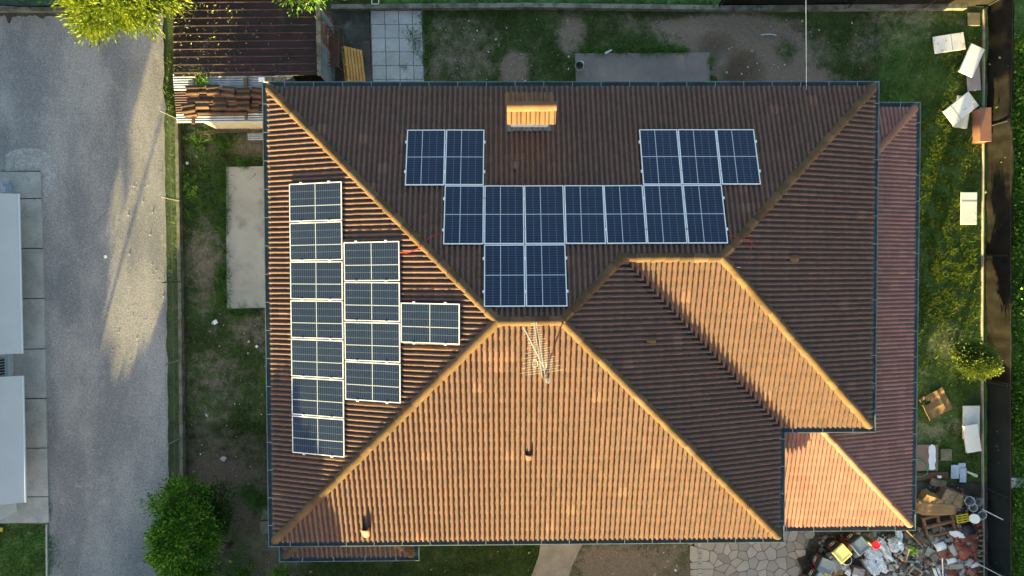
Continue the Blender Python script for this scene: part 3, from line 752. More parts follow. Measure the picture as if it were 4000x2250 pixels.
for side in (-1, 1):
    hd = Vector((0, -side, 0)); u = hd.cross(Vector((0, 0, 1))); v = hd * cc + Vector((0, 0, ss)); wn = u.cross(v)
    for i in range(nti):
        st = (cxb - cxa) / nti
        x = (cxa + i * st) if u.x > 0 else (cxb - i * st)
        o3 = Vector((x, cyS if side < 0 else cyN, cz))
        o = bpy.data.objects.new('chimney_tile', cme); link(o, chim)
        o.matrix_local = Matrix(((u.x, v.x, wn.x, o3.x), (u.y, v.y, wn.y, o3.y), (u.z, v.z, wn.z, o3.z), (0, 0, 0, 1)))
ccap = cap_mesh('chimney_ridge_tile', .135, .125, .47, m_chtile)
caps((cxa, cym, cr + .01), (cxb, cym, cr + .01), ccap, chim, step=.44, first=False)
fl = nb(); zf = roofz((chx0 + chx1) / 2, chyS)
for cx_, cy_, sx_, sy_ in (((chx0 + chx1) / 2, chyS - .05, chx1 - chx0 + .2, .13), (chx1 + .05, (chyS + chyN) / 2, .1, .75), (chx0 - .05, (chyS + chyN) / 2, .1, .75)):
    box(fl, (cx_, cy_, roofz(cx_, cy_) + .085), (sx_, sy_, .025), M=Matrix.Rotation(-math.atan(PITCH), 4, 'X'))
obj('flashing', fl, m_lead, chim)

# ---- terracotta hood and small vent tiles
def hood(X, Y, hd, L, r, lift, m, name, open_up=True):
    hd = Vector(hd); u = hd.cross(Vector((0, 0, 1))); v = hd * cbm + Vector((0, 0, sbm)); wn = u.cross(v)
    p = P(X, Y, Z_EAVE + 1); 
    for _ in range(5): p = P(X, Y, roofz(p.x, p.y) + .05)
    bm = nb(); n = 10; a = []; K = 6
    for j in range(K):
        s = j / (K - 1); rr = r * (.55 + .45 * math.sin(min(1, s * 1.6) * math.pi / 2)); row = []
        for k in range(n):
            t = math.pi * k / (n - 1); row.append(bm.verts.new((rr * math.cos(t), s * L, rr * math.sin(t) * (.5 + .6 * s) + lift * s)))
        a.append(row)
    for j in range(K - 1):
        for k in range(n - 1): bm.faces.new((a[j][k], a[j][k + 1], a[j + 1][k + 1], a[j + 1][k]))
    bm.faces.new(a[0])
    o = obj(name, bm, m, roof, smooth=True)
    md = o.modifiers.new('s', 'SOLIDIFY'); md.thickness = .015
    if not open_up: v = -v; u = -u
    o.matrix_local = Matrix(((u.x, v.x, wn.x, p.x), (u.y, v.y, wn.y, p.y), (u.z, v.z, wn.z, p.z), (0, 0, 0, 1)))
    return o
hood(1433, 2098, (0, 1, 0), .46, .115, .13, m_terra, 'flue_hood')
hood(2065, 1800, (0, 1, 0), .26, .085, .02, m_tile, 'vent_tile')
hood(2016, 665, (0, -1, 0), .24, .085, .02, m_tile, 'vent_tile', False)
hood(2522, 1329, (-1, 0, 0), .26, .085, .03, m_ridge, 'vent_tile', False)
hood(3080, 1009, (-1, 0, 0), .26, .085, .03, m_ridge, 'vent_tile', False)

# ================================================================ SOLAR PANELS
fb = nb(); hW, hL = PW / 2, PL / 2; fw = .026
for c, s in (((0, hL - fw / 2, -.018), (PW, fw, .036)), ((0, -hL + fw / 2, -.018), (PW, fw, .036)), ((hW - fw / 2, 0, -.018), (fw, PL - 2 * fw, .0362)), ((-hW + fw / 2, 0, -.018), (fw, PL - 2 * fw, .0362))): box(fb, c, s)
f_me = bpy.data.meshes.new('frame'); fb.to_mesh(f_me); fb.free(); f_me.materials.append(m_alu)
gb = B((0, 0, -.012), (PW - 2 * fw - .002, PL - 2 * fw - .002, .016)); g_me = bpy.data.meshes.new('cell_glass'); gb.to_mesh(g_me); gb.free(); g_me.materials.append(m_cells)
cb_ = nb(); box(cb_, (0, 0, -.012), (.05, .07, .045)); c_me = bpy.data.meshes.new('clamp'); cb_.to_mesh(c_me); cb_.free(); c_me.materials.append(m_alu)
rb_ = B((0, 0, -.058), (PW + .06, .04, .04)); r_me = bpy.data.meshes.new('rail'); rb_.to_mesh(r_me); rb_.free(); r_me.materials.append(m_alu)
for k, (cen, s, lab) in enumerate(panels):
    if s == 'n': X_, Y_, Z_ = Vector((-1, 0, 0)), vn, nn
    else: X_, Y_, Z_ = Vector((0, -1, 0)), vw, nw_
    M = Matrix(((X_.x, Y_.x, Z_.x, cen.x), (X_.y, Y_.y, Z_.y, cen.y), (X_.z, Y_.z, Z_.z, cen.z), (0, 0, 0, 1)))
    t = thing('solar_panel', lab, 'solar panel', group='solar panels on the roof')
    t.matrix_world = M @ Matrix.Rotation(random.gauss(0, .0025), 4, 'Z')
    for nm, me in (('frame', f_me), ('cell_glass', g_me)): link(bpy.data.objects.new(nm, me), t)
    for yy in (-.48, .46):
        o = link(bpy.data.objects.new('rail', r_me), t); o.location = (0, yy, 0)
        for sx_ in (-1, 1):
            o = link(bpy.data.objects.new('clamp', c_me), t); o.location = (sx_ * (hW + .012), yy, 0)

# ---- red cables
def roofpt(X, Y, up=.09):
    p = P(X, Y, Z_EAVE + 1)
    for _ in range(6): p = P(X, Y, roofz(p.x, p.y) + up)
    return p
tag(obj('red_cable', tube(nb(), [roofpt(x, y, u) for x, y, u in ((1735, 912, .08), (1700, 917, .09), (1675, 930, .09), (1655, 948, .12), (1640, 965, .16), (1620, 978, .11), (1590, 987, .09), (1562, 985, .08))], .012), m_red), 'thin red cable crossing the hip between the two panel arrays', 'cable')
tag(obj('red_cable', tube(nb(), [roofpt(x, y, u) for x, y, u in ((2836, 922, .08), (2860, 922, .1), (2880, 925, .15), (2900, 936, .12), (2925, 936, .09), (2938, 950, .09), (2936, 965, .09), (2930, 978, .09))], .012), m_red), 'thin red cable end hanging over the hip on the right slope', 'cable')
# loose bits on the roof
tag(obj('grey_stick', tube(nb(), [roofpt(2856, 1044, .1), roofpt(2892, 1045, .1)], .014), m_steel), 'short grey stick lying on the dark right roof slope', 'stick')
# ---- aerial
apex = roofpt(2128, 1462, 0.0); az = 6.95; top = P(2120, 1478, az)
ant = thing('television_aerial', 'white television aerial with two booms on the roof', 'antenna', (apex.x, apex.y, apex.z))
AI = Matrix.Translation(-apex)
def apart(name, bm):
    o = obj(name, bm, m_steel); o.parent = ant; o.matrix_parent_inverse = AI; return o
apart('mast', tube(nb(), [apex, Vector((apex.x, apex.y, az + .12))], .022, 8))
a1, a0 = P(2086, 1258, az), P(2119, 1478, az)
apart('boom', tube(nb(), [a0, a1], .011)); apart('boom', tube(nb(), [a0 + Vector((.07, .05, .05)), a1 + Vector((.06, 0, .05))], .010))
c1, c0 = P(2045, 1278, az - .28), P(2128, 1442, az - .28); apart('boom', tube(nb(), [c0, c1], .015))
d1 = (a1 - a0)
for k in range(22):
    s = k / 21; p = a0 + d1 * (.10 + .88 * s); hl = .47 * (1 - s) ** 1.15 + .09
    dv = Vector((math.cos(.14), math.sin(.14), 0))
    apart('element', tube(nb(), [p - dv * hl * (1 if k % 2 else .75), p + dv * hl * (.75 if k % 2 else 1)], .004, 5))
for k in range(15):
    s = k / 14; p = c0.lerp(c1, .08 + .9 * s); dv = Vector((.85, .5, 0)).normalized(); hl = .14 - .07 * s
    apart('element', tube(nb(), [p - dv * hl, p + dv * hl], .0035, 5))
for k in range(2):
    p = P(2090 + k * 34, 1420 + k * 10, az - .15)
    apart('cable_loop', tube(nb(), [p + Vector((.07 * math.cos(t), .1 * math.sin(t), .02 * math.sin(2 * t))) for t in [i * .52 for i in range(13)]], .008, 5))
o = apart('bracket_box', B((apex.x, apex.y + .02, az - .2), (.1, .1, .14)))


# ================================================================ SHED, LEAN-TO AND WHAT LIES ON THEM
def corr(w, d, period, h, trap=True, rib=.05):
    "corrugated sheet, ribs along local x; returns bmesh centred on 0"
    bm = nb(); prof = []
    n = int(round(d / period))
    for i in range(n):
        y = -d / 2 + i * period
        if trap: prof += [(y, 0), (y + period * .5 - rib, 0), (y + period * .5 - rib * .5, h), (y + period * .5 + rib * .5, h), (y + period * .5 + rib, 0)]
        else: prof += [(y + period * k / 6, h * .5 * (1 - math.cos(2 * math.pi * k / 6))) for k in range(6)]
    prof.append((d / 2, 0))
    a = [bm.verts.new((-w / 2, y, z)) for y, z in prof]; b = [bm.verts.new((w / 2, y, z)) for y, z in prof]
    for i in range(len(prof) - 1): bm.faces.new((a[i], b[i], b[i + 1], a[i + 1]))
    return bm
shx0, shx1 = P(678, 200, 2.2).x, P(1240, 200, 2.2).x; shyN, shyS = P(900, -20, 2.2).y, P(900, 297, 2.2).y
scx, scy = (shx0 + shx1) / 2, (shyN + shyS) / 2
shed = thing('garden_shed', 'low shed with dark ribbed metal roof in the upper left corner', 'shed', (scx, scy, 0), (0, 0, R(.6)))
obj('shed_roof', corr(shx1 - shx0, shyN - shyS, .246, .045, True, .03), m_shed, shed, loc=(0, 0, 2.2), rot=(R(-1.2), 0, 0))
obj('roof_edge', B(((shx1 - shx0) / 2 + .05, 0, 2.2), (.14, shyN - shyS, .1)), m_kerb, shed)
obj('ridge_board', B((0, (shyN - shyS) / 2, 2.2), (shx1 - shx0, .1, .08)), m_wood, shed)
w1 = corr(2.1, shyN - shyS - .1, .075, .022, False)
ws = obj('side_wall', w1, m_rustw, shed, loc=((shx1 - shx0) / 2 - .02, 0, 1.08), rot=(0, R(90), 0))
for yy, ln in ((.9, .25), (-.15, .18), (-.75, .95)):
    obj('wall_sheet', corr(2.08, ln, .075, .022, False), m_galv, shed, loc=((shx1 - shx0) / 2 + .012, yy, 1.08), rot=(0, R(90), 0))
obj('back_wall', B((0, (shyN - shyS) / 2 - .1, 1.05), (shx1 - shx0 - .2, .06, 2.1)), m_rustw, shed)
obj('west_wall', B((-(shx1 - shx0) / 2 + .12, 0, 1.05), (.06, shyN - shyS - .2, 2.1)), m_rustw, shed)
# white strip under the eave
obj('fascia_pipe', tube(nb(), [(.9, shyS - scy + .02, 2.15), ((shx1 - shx0) / 2 - .1, shyS - scy + .06, 2.16)], .03), m_alu, shed)
# lean-to
lx0, lx1 = P(684, 400, 2.0).x, P(1150, 400, 2.0).x; lyN, lyS = P(800, 303, 2.08).y, P(800, 478, 1.9).y
lcx, lcy = (lx0 + lx1) / 2, (lyN + lyS) / 2
lean = thing('lean_to', 'lean-to with corrugated roof weighed down by loose tiles', 'shed', (lcx, lcy, 0), (0, 0, R(.6)))
for nm, ya, yb, mm in (('roof_sheet', lyN - .38, lyN + .15, m_galv), ('roof_sheet', lyS + .30, lyN - .40, m_maroon), ('roof_sheet', lyS, lyS + .28, m_galv)):
    zz = 1.9 + .18 * ((ya + yb) / 2 - lyS) / (lyN - lyS)
    obj(nm, corr(lx1 - lx0, yb - ya, .076, .02, False), mm, lean, loc=(0, (ya + yb) / 2 - lcy, zz), rot=(R(6.2), 0, 0))
fw_ = corr(1.85, lx1 - P(850, 505, 0).x, .076, .022, False)
obj('front_wall', fw_, m_cream, lean, loc=((lx1 + P(850, 505, 0).x) / 2 - lcx, P(900, 504, 0).y - lcy, .93), rot=(R(0), R(90), R(-90)))
obj('end_wall', B((P(850, 505, 0).x - lcx + .1, .1, .9), (.05, lyN - lyS - .2, 1.8)), m_rustw, lean)
def plank(name, x0, y0, x1, y1, z, wd, th, m, label, cat='plank', z1=None):
    a, b = P(x0, y0, z), P(x1, y1, z if z1 is None else z1); d = b - a; c = (a + b) / 2
    ang = math.atan2(d.y, d.x); tilt = -math.atan2(d.z, d.xy.length)
    M = Matrix.Rotation(ang, 4, 'Z') @ Matrix.Rotation(tilt, 4, 'Y')
    o = obj(name, B((0, 0, 0), (d.length, wd, th), M=M, bevel=.004), m, loc=c)
    return tag(o, label, cat)
plank('weight_plank', 763, 306, 766, 336, 2.17, .13, .05, m_wood, 'dark board across the lean-to roof beside the green weed')
plank('weight_plank', 958, 303, 960, 340, 2.17, .13, .05, m_wood, 'dark board crossing the pale sheet in the middle of the lean-to')
plank('weight_plank', 757, 440, 755, 484, 2.03, .11, .06, m_wood, 'dark board hanging over the lean-to front edge, left one')
plank('weight_plank', 962, 440, 961, 468, 2.03, .08, .06, m_wood, 'dark board at lean-to front edge beside dead leaves')
plank('weight_plank', 1075, 340, 1152, 310, 2.25, .13, .06, m_shed, 'slanting brown channel between shed and house gutter corner', 'board')
for k, X in enumerate((1025, 1053, 1080, 1108)):
    c = P(X, 312, 2.2); tag(obj('old_brick', B((0, 0, .04), (.2, .12, .08), random.uniform(-.1, .1), bevel=.006), m_kerb if k else m_paint, loc=c), ('pale block', 'first mossy block', 'second mossy block', 'third mossy block')[k] + ' in the row under the shed eave', 'brick')
lt = [  # px centre, rotation deg, layer, label
    (753, 354, 0, 1, 'leftmost sunlit one in the upper row'), (797, 352, 0, 0, 'second from left in the upper row, lying low'), (834, 353, 5, 1, 'third from left in the upper row'),
    (893, 359, -8, 1, 'fourth from left in the upper row, turned clockwise'), (951, 365, 0, 1, 'fifth from left in the upper row'), (1008, 363, -8, 1, 'last of the upper row near the gutter'),
    (757, 385, 2, 0, 'flat, below the leftmost sunlit one'), (803, 383, 0, 0, 'flat, second in the middle course'), (852, 384, 0, 0, 'flat, third in the middle course'), (902, 385, -2, 0, 'flat, fourth in the middle course'), (1012, 388, -3, 0, 'flat, last in the middle course'),
    (735, 424, 9, 1, 'leftmost in the lower row, sunlit and tilted'), (792, 408, 0, 1, 'second in the lower row'), (860, 411, 2, 1, 'third in the lower row'), (950, 410, 0, 1, 'fourth in the lower row'), (905, 415, 0, 0, 'flat, between third and fourth of the lower row'),
    (988, 420, 0, 0, 'last in the lower row by the black sheet'), (795, 432, 0, 0, 'flat, first of the front course'), (842, 433, 0, 0, 'flat, second of the front course'), (893, 433, 0, 0, 'flat, third of the front course'), (942, 433, 0, 0, 'flat, fourth of the front course'), (745, 440, 5, 0, 'flat, under the tilted sunlit one')]
va, fa = tile_mesh_arrays(.33, .37, .045, .02); lme = tile_mesh('loose_roof_tile', va, fa, m_ltile)
for X, Y, rot, lay, lab in lt:
    z = 1.98 + .16 * (478 - Y) / 175 + lay * .055 + .03
    c = P(X, Y, z)
    o = bpy.data.objects.new('loose_roof_tile', lme); COL.objects.link(o)
    o.matrix_world = Matrix.Translation(c) @ Matrix.Rotation(R(rot + 90), 4, 'Z') @ Matrix.Rotation(R(random.uniform(-3, 3)), 4, 'X') @ Matrix.Translation((-.165, -.21, 0))
    tag(o, 'loose brown roof tile on the lean-to, ' + lab, 'roof tile', 'loose tiles on the lean-to')
c = P(1022, 420, 2.02); tag(obj('black_sheet', corr(.36, .30, .076, .02, False), m_dark, loc=c), 'black corrugated offcut at the right end of the lean-to', 'sheet')
plank('grey_plank', 768, 520, 975, 506, .12, .14, .04, m_wood, 'long grey plank leaning at the foot of the lean-to wall', 'plank')
o = tag(obj('corrugated_offcut', corr(.75, .25, .076, .02, False), m_galv, loc=P(1010, 533, .25), rot=(0, 0, R(1))), 'short galvanised corrugated sheet below lean-to by the house', 'sheet')
# tube rack with a brown board, pallet leaning on it
ra, rb2 = P(1285, 300, 0), P(1350, 140, 0)
rk = thing('tube_rack', 'rusty tubular steel rack beside the shed wall', 'rack', ((ra.x + rb2.x) / 2, (ra.y + rb2.y) / 2, 0))
rx, ry = .30, .66
for sx_ in (-1, 1):
    for sy_ in (-1, 1): obj('leg', tube(nb(), [(sx_ * rx, sy_ * ry, 0), (sx_ * rx, sy_ * ry, 1.05)], .016), m_rust, rk)
for z in (.35, 1.05):
    for sx_ in (-1, 1): obj('side_rail', tube(nb(), [(sx_ * rx, -ry, z), (sx_ * rx, ry, z)], .015), m_rust, rk)
for k, yy in enumerate((-ry, -ry + .13, -ry + .26, ry - .22, ry - .1, ry)):
    obj('rung', tube(nb(), [(-rx, yy, 1.05 - .02 * k), (rx, yy, 1.05 - .02 * k)], .017), m_wood if k < 3 else m_rust, rk)
tag(obj('brown_board', B((0, 0, 0), (.40, .95, .03), bevel=.004), m_brownb, loc=((ra.x + rb2.x) / 2 + .02, (ra.y + rb2.y) / 2 - .05, .72)), 'brown board lying across the steel rack', 'board')
def pallet(name, label, M, m, nb_=6, w=.82, l=1.2, m2=None, missing=()):
    t = thing(name, label, 'pallet'); t.matrix_world = M
    for k in range(nb_):
        if k in missing: continue
        obj('deck_board', B((-w / 2 + (k + .5) * w / nb_, 0, .13), (w / nb_ * .78, l, .02), bevel=.003), m, t)
    for yy in (-l / 2 + .05, 0, l / 2 - .05): obj('stringer', B((0, yy, .075), (w, .09, .085), bevel=.003), m2 or m, t)
    for xx in (-w / 2 + .05, 0, w / 2 - .05): obj('foot_board', B((xx, 0, .012), (.09, l, .022), bevel=.003), m2 or m, t)
    return t
pc_ = P(1382, 258, .42)
pallet('leaning_pallet', 'honey-coloured wooden pallet leaning against the steel rack', Matrix.Translation(pc_) @ Matrix.Rotation(R(6), 4, 'Z') @ Matrix.Rotation(R(52), 4, 'Y') @ Matrix.Translation((0, 0, -.07)), m_pallet, 6)

# ================================================================ FENCES AND NETS
def rail_fence_mesh(name, pts, h, label):
    q = polyP(pts, 0); t = thing(name, label, 'fence', q[0])
    bm = nb(); L0 = 0
    for a, b in zip(q, q[1:]):
        d = b - a; L = d.length; dn = d.normalized(); k = int(L / .085)
        for i in range(-int(h / .085), k):
            for sg in (1, -1):
                s0 = i * .085; p0 = (s0, .2) if sg > 0 else (s0, .2 + h); p1 = (s0 + h, .2 + h) if sg > 0 else (s0 + h, .2)
                if p0[0] < 0:
                    f = -p0[0] / h; p0 = (0, p0[1] + (p1[1] - p0[1]) * f)
                if p1[0] > L:
                    f = (L - p0[0]) / (p1[0] - p0[0]); p1 = (L, p0[1] + (p1[1] - p0[1]) * f)
                A = a + dn * p0[0] - q[0]; Bq = a + dn * p1[0] - q[0]
                tube(bm, [A + Vector((0, 0, p0[1])), Bq + Vector((0, 0, p1[1]))], .0018, 3, False)
    obj('wire_mesh', bm, m_wire, t)
    tot = 0
    for a, b in zip(q, q[1:]):
        d = b - a; n = max(1, int(d.length / 2.1))
        for i in range(n + 1):
            p = a + d * (i / n) - q[0]; obj('post', tube(nb(), [p, p + Vector((0, 0, h + .3))], .02), m_steel, t)
        for z in (.25, .2 + h * .5, .2 + h): obj('line_wire', tube(nb(), [a - q[0] + Vector((0, 0, z)), b - q[0] + Vector((0, 0, z))], .004, 4), m_wire, t)
    return t
rail_fence_mesh('chain_link_fence', [(706, 470), (716, 1100), (726, 2000), (730, 2400)], 1.15, 'pale green chain-link fence between lane and garden')
def net(name, pts, h, m, label, wave=.05, bulge=.0, post=True, zb=.04, step=.12):
    q = polyP(pts, 0); t = thing(name, label, 'net fence', q[0]); v = []; f = []; n = 0; cols = []
    sd = random.uniform(0, 50); s = 0; nz_ = 9
    for a, b in zip(q, q[1:]):
        d = b - a; k = max(1, int(d.length / step)); nr = Vector((d.y, -d.x, 0)).normalized()
        for i in range(k + (1 if b is q[-1] else 0)):
            p = a + d * (i / k); s = d.length * i / k + n * .001
            col = []
            for j in range(nz_):
                z = zb + (h - zb) * j / (nz_ - 1) - (.03 * abs(math.sin(p.y * 1.3 + p.x)) * (j / (nz_ - 1)))
                o_ = wave * noise.noise(Vector((p.x * 1.3 + p.y * 1.3, z * .35, sd))) * 2 + bulge * math.sin(math.pi * j / (nz_ - 1)) + .6 * wave * noise.noise(Vector((p.x * 9 + p.y * 9, z * .8, sd + 9)))
                col.append(len(v)); w_ = p + nr * o_ - q[0]; v.append((w_.x, w_.y, z))
            cols.append(col)
        n += 1
    for c1_, c2_ in zip(cols, cols[1:]):
        for j in range(nz_ - 1): f.append((c1_[j], c2_[j], c2_[j + 1], c1_[j + 1]))
    obj('net_cloth', (v, f), m, t, smooth=True)
    for a, b in zip(q, q[1:]):
        d = b - a; k = max(1, int(d.length / 2.3)); nr = Vector((d.y, -d.x, 0)).normalized()
        for i in range(k + 1):
            p = a + d * (i / k) - q[0] + nr * .12
            if post: obj('post', tube(nb(), [p, p + Vector((0, 0, h - .05))], .022), m_dark, t)
        obj('top_wire', tube(nb(), [a - q[0] + Vector((0, 0, h)) + nr * .06, b - q[0] + Vector((0, 0, h)) + nr * .06], .005, 4), m_dark, t)
    return t
net('shade_net', [(3858, 30), (3852, 500), (3850, 1000), (3850, 1485)], 1.28, m_net, 'sagging black shade net along the upper right boundary', .045, .05)
net('shade_net', [(3852, 1478), (3854, 1900), (3858, 2500)], 1.24, m_net2, 'smooth bluish-black shade net along the lower right boundary', .025, .05)
net('shade_net', [(2800, 24), (3300, 26), (3880, 30)], 1.0, m_net, 'black shade net along the top right boundary', .03, -.03)
net('shade_net', [(-150, 26), (420, 28)], 1.1, m_netg, 'teal green net at the head of the lane', .03, 0)
# overhead cable and guy wires
tag(obj('overhead_cable', tube(nb(), [P(3147, -160, 5.2), P(3148, 0, 4.9), P(3149, 160, 4.6), P(3150, 322, 4.35), P(3150, 352, 3.9)], .014), m_steel), 'pale overhead cable running from the back gutter to the top edge', 'cable')
tag(obj('guy_wire', tube(nb(), [P(3838, 1990, .4), P(3918, 2030, 1.1)], .016), m_alu), 'pale rod across the lower black net beside the buckets', 'rod')
tag(obj('guy_wire', tube(nb(), [P(3822, 2203, .35), P(3930, 2260, 1.1)], .012), m_alu), 'thin wire across the black net in the bottom right corner', 'wire')

# ================================================================ PLANTS
def leaf_arrays(cs, ds, ln, wd, fold=.3):
    "rhombic leaves: centres, directions -> verts, faces"
    n = len(cs); ds = ds / (np.linalg.norm(ds, axis=1, keepdims=True) + 1e-9)
    rv = rng.normal(size=(n, 3)); sd = np.cross(ds, rv); sd /= (np.linalg.norm(sd, axis=1, keepdims=True) + 1e-9)
    up = np.cross(sd, ds)
    L = (ln * rng.uniform(.6, 1.3, (n, 1))); W = (wd * rng.uniform(.6, 1.3, (n, 1)))
    a = cs; b = cs + ds * L * .45 + sd * W / 2 + up * W * fold; c = cs + ds * L; d = cs + ds * L * .45 - sd * W / 2 + up * W * fold
    v = np.stack([a, b, c, d], 1).reshape(-1, 3)
    i = np.arange(n) * 4; f = np.concatenate([np.stack([i, i + 1, i + 2], 1), np.stack([i, i + 2, i + 3], 1)])
    return v, f
def np_obj(name, v, f, m, parent=None, loc=None):
    me = bpy.data.meshes.new(name); k = f.shape[1]
    me.vertices.add(len(v)); me.vertices.foreach_set('co', v.astype(np.float32).ravel())
    me.loops.add(len(f) * k); me.loops.foreach_set('vertex_index', f.astype(np.int32).ravel())
    me.polygons.add(len(f)); me.polygons.foreach_set('loop_start', np.arange(len(f), dtype=np.int32) * k); me.polygons.foreach_set('loop_total', np.full(len(f), k, np.int32))
    me.update(calc_edges=True); me.validate()
    return obj(name, me, m, parent, loc=loc)
def tree(name, label, cat, base, cen, rad, ncl, nlf, ln, wd, m, clr=.35, shell=.55, spread=1.0, twig=True, upb=.5, group=None, trunk_r=.09, flat=1.0):
    base = Vector(base); t = thing(name, label, cat, base, group=group)
    cen = np.array(cen) - np.array(base)
    cl = []
    while len(cl) < ncl:
        d = rng.normal(size=3); d /= np.linalg.norm(d)
        if d[2] < -.35: continue
        r = rng.uniform(shell, 1.0) ** .6 * (1 + .45 * noise.noise(Vector(d * 1.6) + Vector((cen[0] * 3, cen[1] * 3, 1))))
        cl.append(cen + d * np.array(rad) * r * rng.uniform(.85, 1.12))
    cl = np.array(cl)
    cs, ds = [], []
    for c in cl:
        k = int(nlf * rng.uniform(.6, 1.4)); off = rng.normal(size=(k, 3)) * clr * np.array([1, 1, .6 * flat]) * rng.uniform(.6, 1.3)
        out = (c - cen) / np.array(rad); cs.append(c + off); ds.append(off / clr * .8 + out * spread + rng.normal(size=(k, 3)) * .5 + np.array([0, 0, upb]))
    v, f = leaf_arrays(np.concatenate(cs), np.concatenate(ds), ln, wd)
    np_obj('crown', v, f, m, t)
    bm = nb(); cv = Vector(cen)
    tube(bm, [(0, 0, -.05), cv * .35 + Vector((.05, 0, 0)), cv * .8], trunk_r, 8, True, trunk_r * .5)
    for c in cl[:: max(1, len(cl) // 14)]:
        a = cv * .5; b = Vector(c); tube(bm, [a, a.lerp(b, .5) + Vector((0, 0, .08)), b], trunk_r * .4, 5, False, trunk_r * .12)
    obj('trunk', bm, m_bark, t)
    return t
tree('yellow_tree', 'sunlit yellow-green tree overhanging the lane at the top left', 'tree', P(800, 120, 0), P(455, -95, 3.6), (1.72, 1.8, 1.0), 150, 190, .15, .05, m_leafy, .20, .45, 1.2, upb=.25)
tree('green_tree', 'green branch tips hanging over the top edge of the shed', 'tree', P(1200, -130, 0), P(1170, -75, 3.0), (.75, .62, .5), 26, 90, .13, .04, m_leafg, .2, .5, 1.0, upb=.2)
tree('broadleaf_shrub', 'big bright green leafy shrub beside the lane at lower left', 'shrub', P(850, 2010, 0), P(738, 2085, 1.75), (.74, 1.65, 1.3), 105, 230, .12, .058, m_leafg, .135, .72, .8, upb=.9)
tree('broadleaf_shrub', 'dark lower shrub behind the bright shrub at lower left', 'shrub', P(880, 1960, 0), P(845, 1985, .8), (.45, .7, .6), 40, 110, .10, .05, m_leafd, .18, .5, .8)
tree('golden_conifer', 'small golden conifer leaning over the black net', 'tree', P(3720, 1365, 0), P(3812, 1403, 1.25), (.52, .46, .75), 85, 260, .085, .038, m_conifer, .10, .5, .7, upb=.9)
# fan palm half hidden by the shrub
pb = P(905, 2120, 0); pt = thing('fan_palm', 'dark fan palm half hidden behind the lower left shrub', 'palm', pb)
for k in range(9):
    an = R(-150 + k * 34 + random.uniform(-8, 8)); hub = Vector((math.cos(an) * .5, math.sin(an) * .5, .75 + random.uniform(-.15, .25)))
    bm = nb(); tube(bm, [(0, 0, .1), hub * .6 + Vector((0, 0, .2)), hub], .012, 4)
    for i in range(19):
        b2 = an + R(-95 + i * 10.5); ln = .55 * (1 - .25 * abs(i - 9) / 9); e = hub + Vector((math.cos(b2) * ln, math.sin(b2) * ln, .12 - .22 * random.random()))
        s_ = Vector((-math.sin(b2), math.cos(b2), 0)) * .014; mid = hub.lerp(e, .5) + Vector((0, 0, .05))
        vv = [bm.verts.new(p) for p in (hub, mid + s_, e, mid - s_)]; bm.faces.new(vv)
    obj('frond', bm, m_leafd, pt)
obj('stem', tube(nb(), [(0, 0, 0), (0, 0, .35)], .09, 8, True, .07), m_bark, pt)
# low plants along the bottom edge
for k, (X, Y, r, lab) in enumerate(((905, 2246, .22, 'leftmost low leafy plant at the bottom edge'), (955, 2232, .30, 'broad-leaved plant at the bottom edge, middle one of three'), (1103, 2238, .18, 'small leafy plant at the bottom edge below the bay roof'))):
    tree('leafy_plant', lab, 'plant', P(X, Y, 0), P(X, Y, .3), (r, r, .22), 14, 26, .13, .055, m_leafg, .09, .3, 1.0, trunk_r=.012)
tree('roof_weed', 'green weed growing between shed eave and lean-to', 'weed', P(788, 316, 2.05), P(788, 316, 2.15), (.13, .10, .1), 9, 22, .09, .04, m_leafg, .06, .3, 1, trunk_r=.008)
# ivy beyond the net, in clumps
for k in range(9):
    Y = 250 + k * 245
    tree('ivy_clump', 'ivy clump beyond the right net, %s from the top' % ('first', 'second', 'third', 'fourth', 'fifth', 'sixth', 'seventh', 'eighth', 'ninth')[k], 'ivy', P(3985, Y, 0), P(4010, Y, .55), (.55, 1.25, .5), 42, 70, .10, .09, m_leafy if k in (1, 3, 4) and False else m_leafg, .22, .4, .6, trunk_r=.03, group='ivy beyond the right-hand net')
bw_ = P(3990, 1885, .6)
tag(obj('pale_sheet', B((0, 0, 0), (.8, .36, .03), R(2)), m_fwhite, loc=bw_), 'pale sheet beyond the lower net at the right edge', 'panel')
for k, (X, Y, dx, dy, lab) in enumerate(((3990, 25, .5, .10, 'pale plank beyond the net in the top right corner'), (3985, 85, .4, .04, 'rusty rod beyond the net in the top right corner'))):
    tag(obj('scrap_board', B((0, 0, .5), (dx, dy, .03), R(25)), (m_kerbl, m_palletr)[k], loc=P(X, Y, 0)), lab, 'scrap')

# ---- lawn: blades over the whole garden, thinner where the soil shows
def free(X, Y):
    if X < 0: return False
    if X < 188: return Y > 2052
    if X < 650: return False
    if X < 700: return Y > 180 and random.random() < .5
    if 880 < X < 1060 and 646 < Y < 1206: return random.random() < .004
    if 680 < X < 1300 and Y < 480: return False
    if 1300 < X < 1446 and Y < 345: return random.random() < .02
    if 1446 < X < 1650 and Y < 345: return random.random() < .05 + (.5 if X > 1600 and noise.noise(Vector((X * .02, Y * .02, 4))) > .1 else 0)
    if 2245 < X < 2776 and 207 < Y < 345: return random.random() < .01
    if 2090 < X < 2290 and Y > 2060 and inpoly((X, Y), pth): return random.random() < .03
    if 2732 < X < 3150 and Y > 2050: return random.random() < .02
    if X > 3000 and Y > 2040: return random.random() < .01
    if X > 3540 and Y > 1870: return random.random() < .15 + (.5 if X > 3720 and Y < 1990 else 0)
    if X > 3835: return False
    if 3560 < X < 3670 and 1735 < Y < 1850: return False
    if 1130 < X < 3380 and 420 < Y < 2040: return False
    return True
pts, hts = [], []
tries = 0
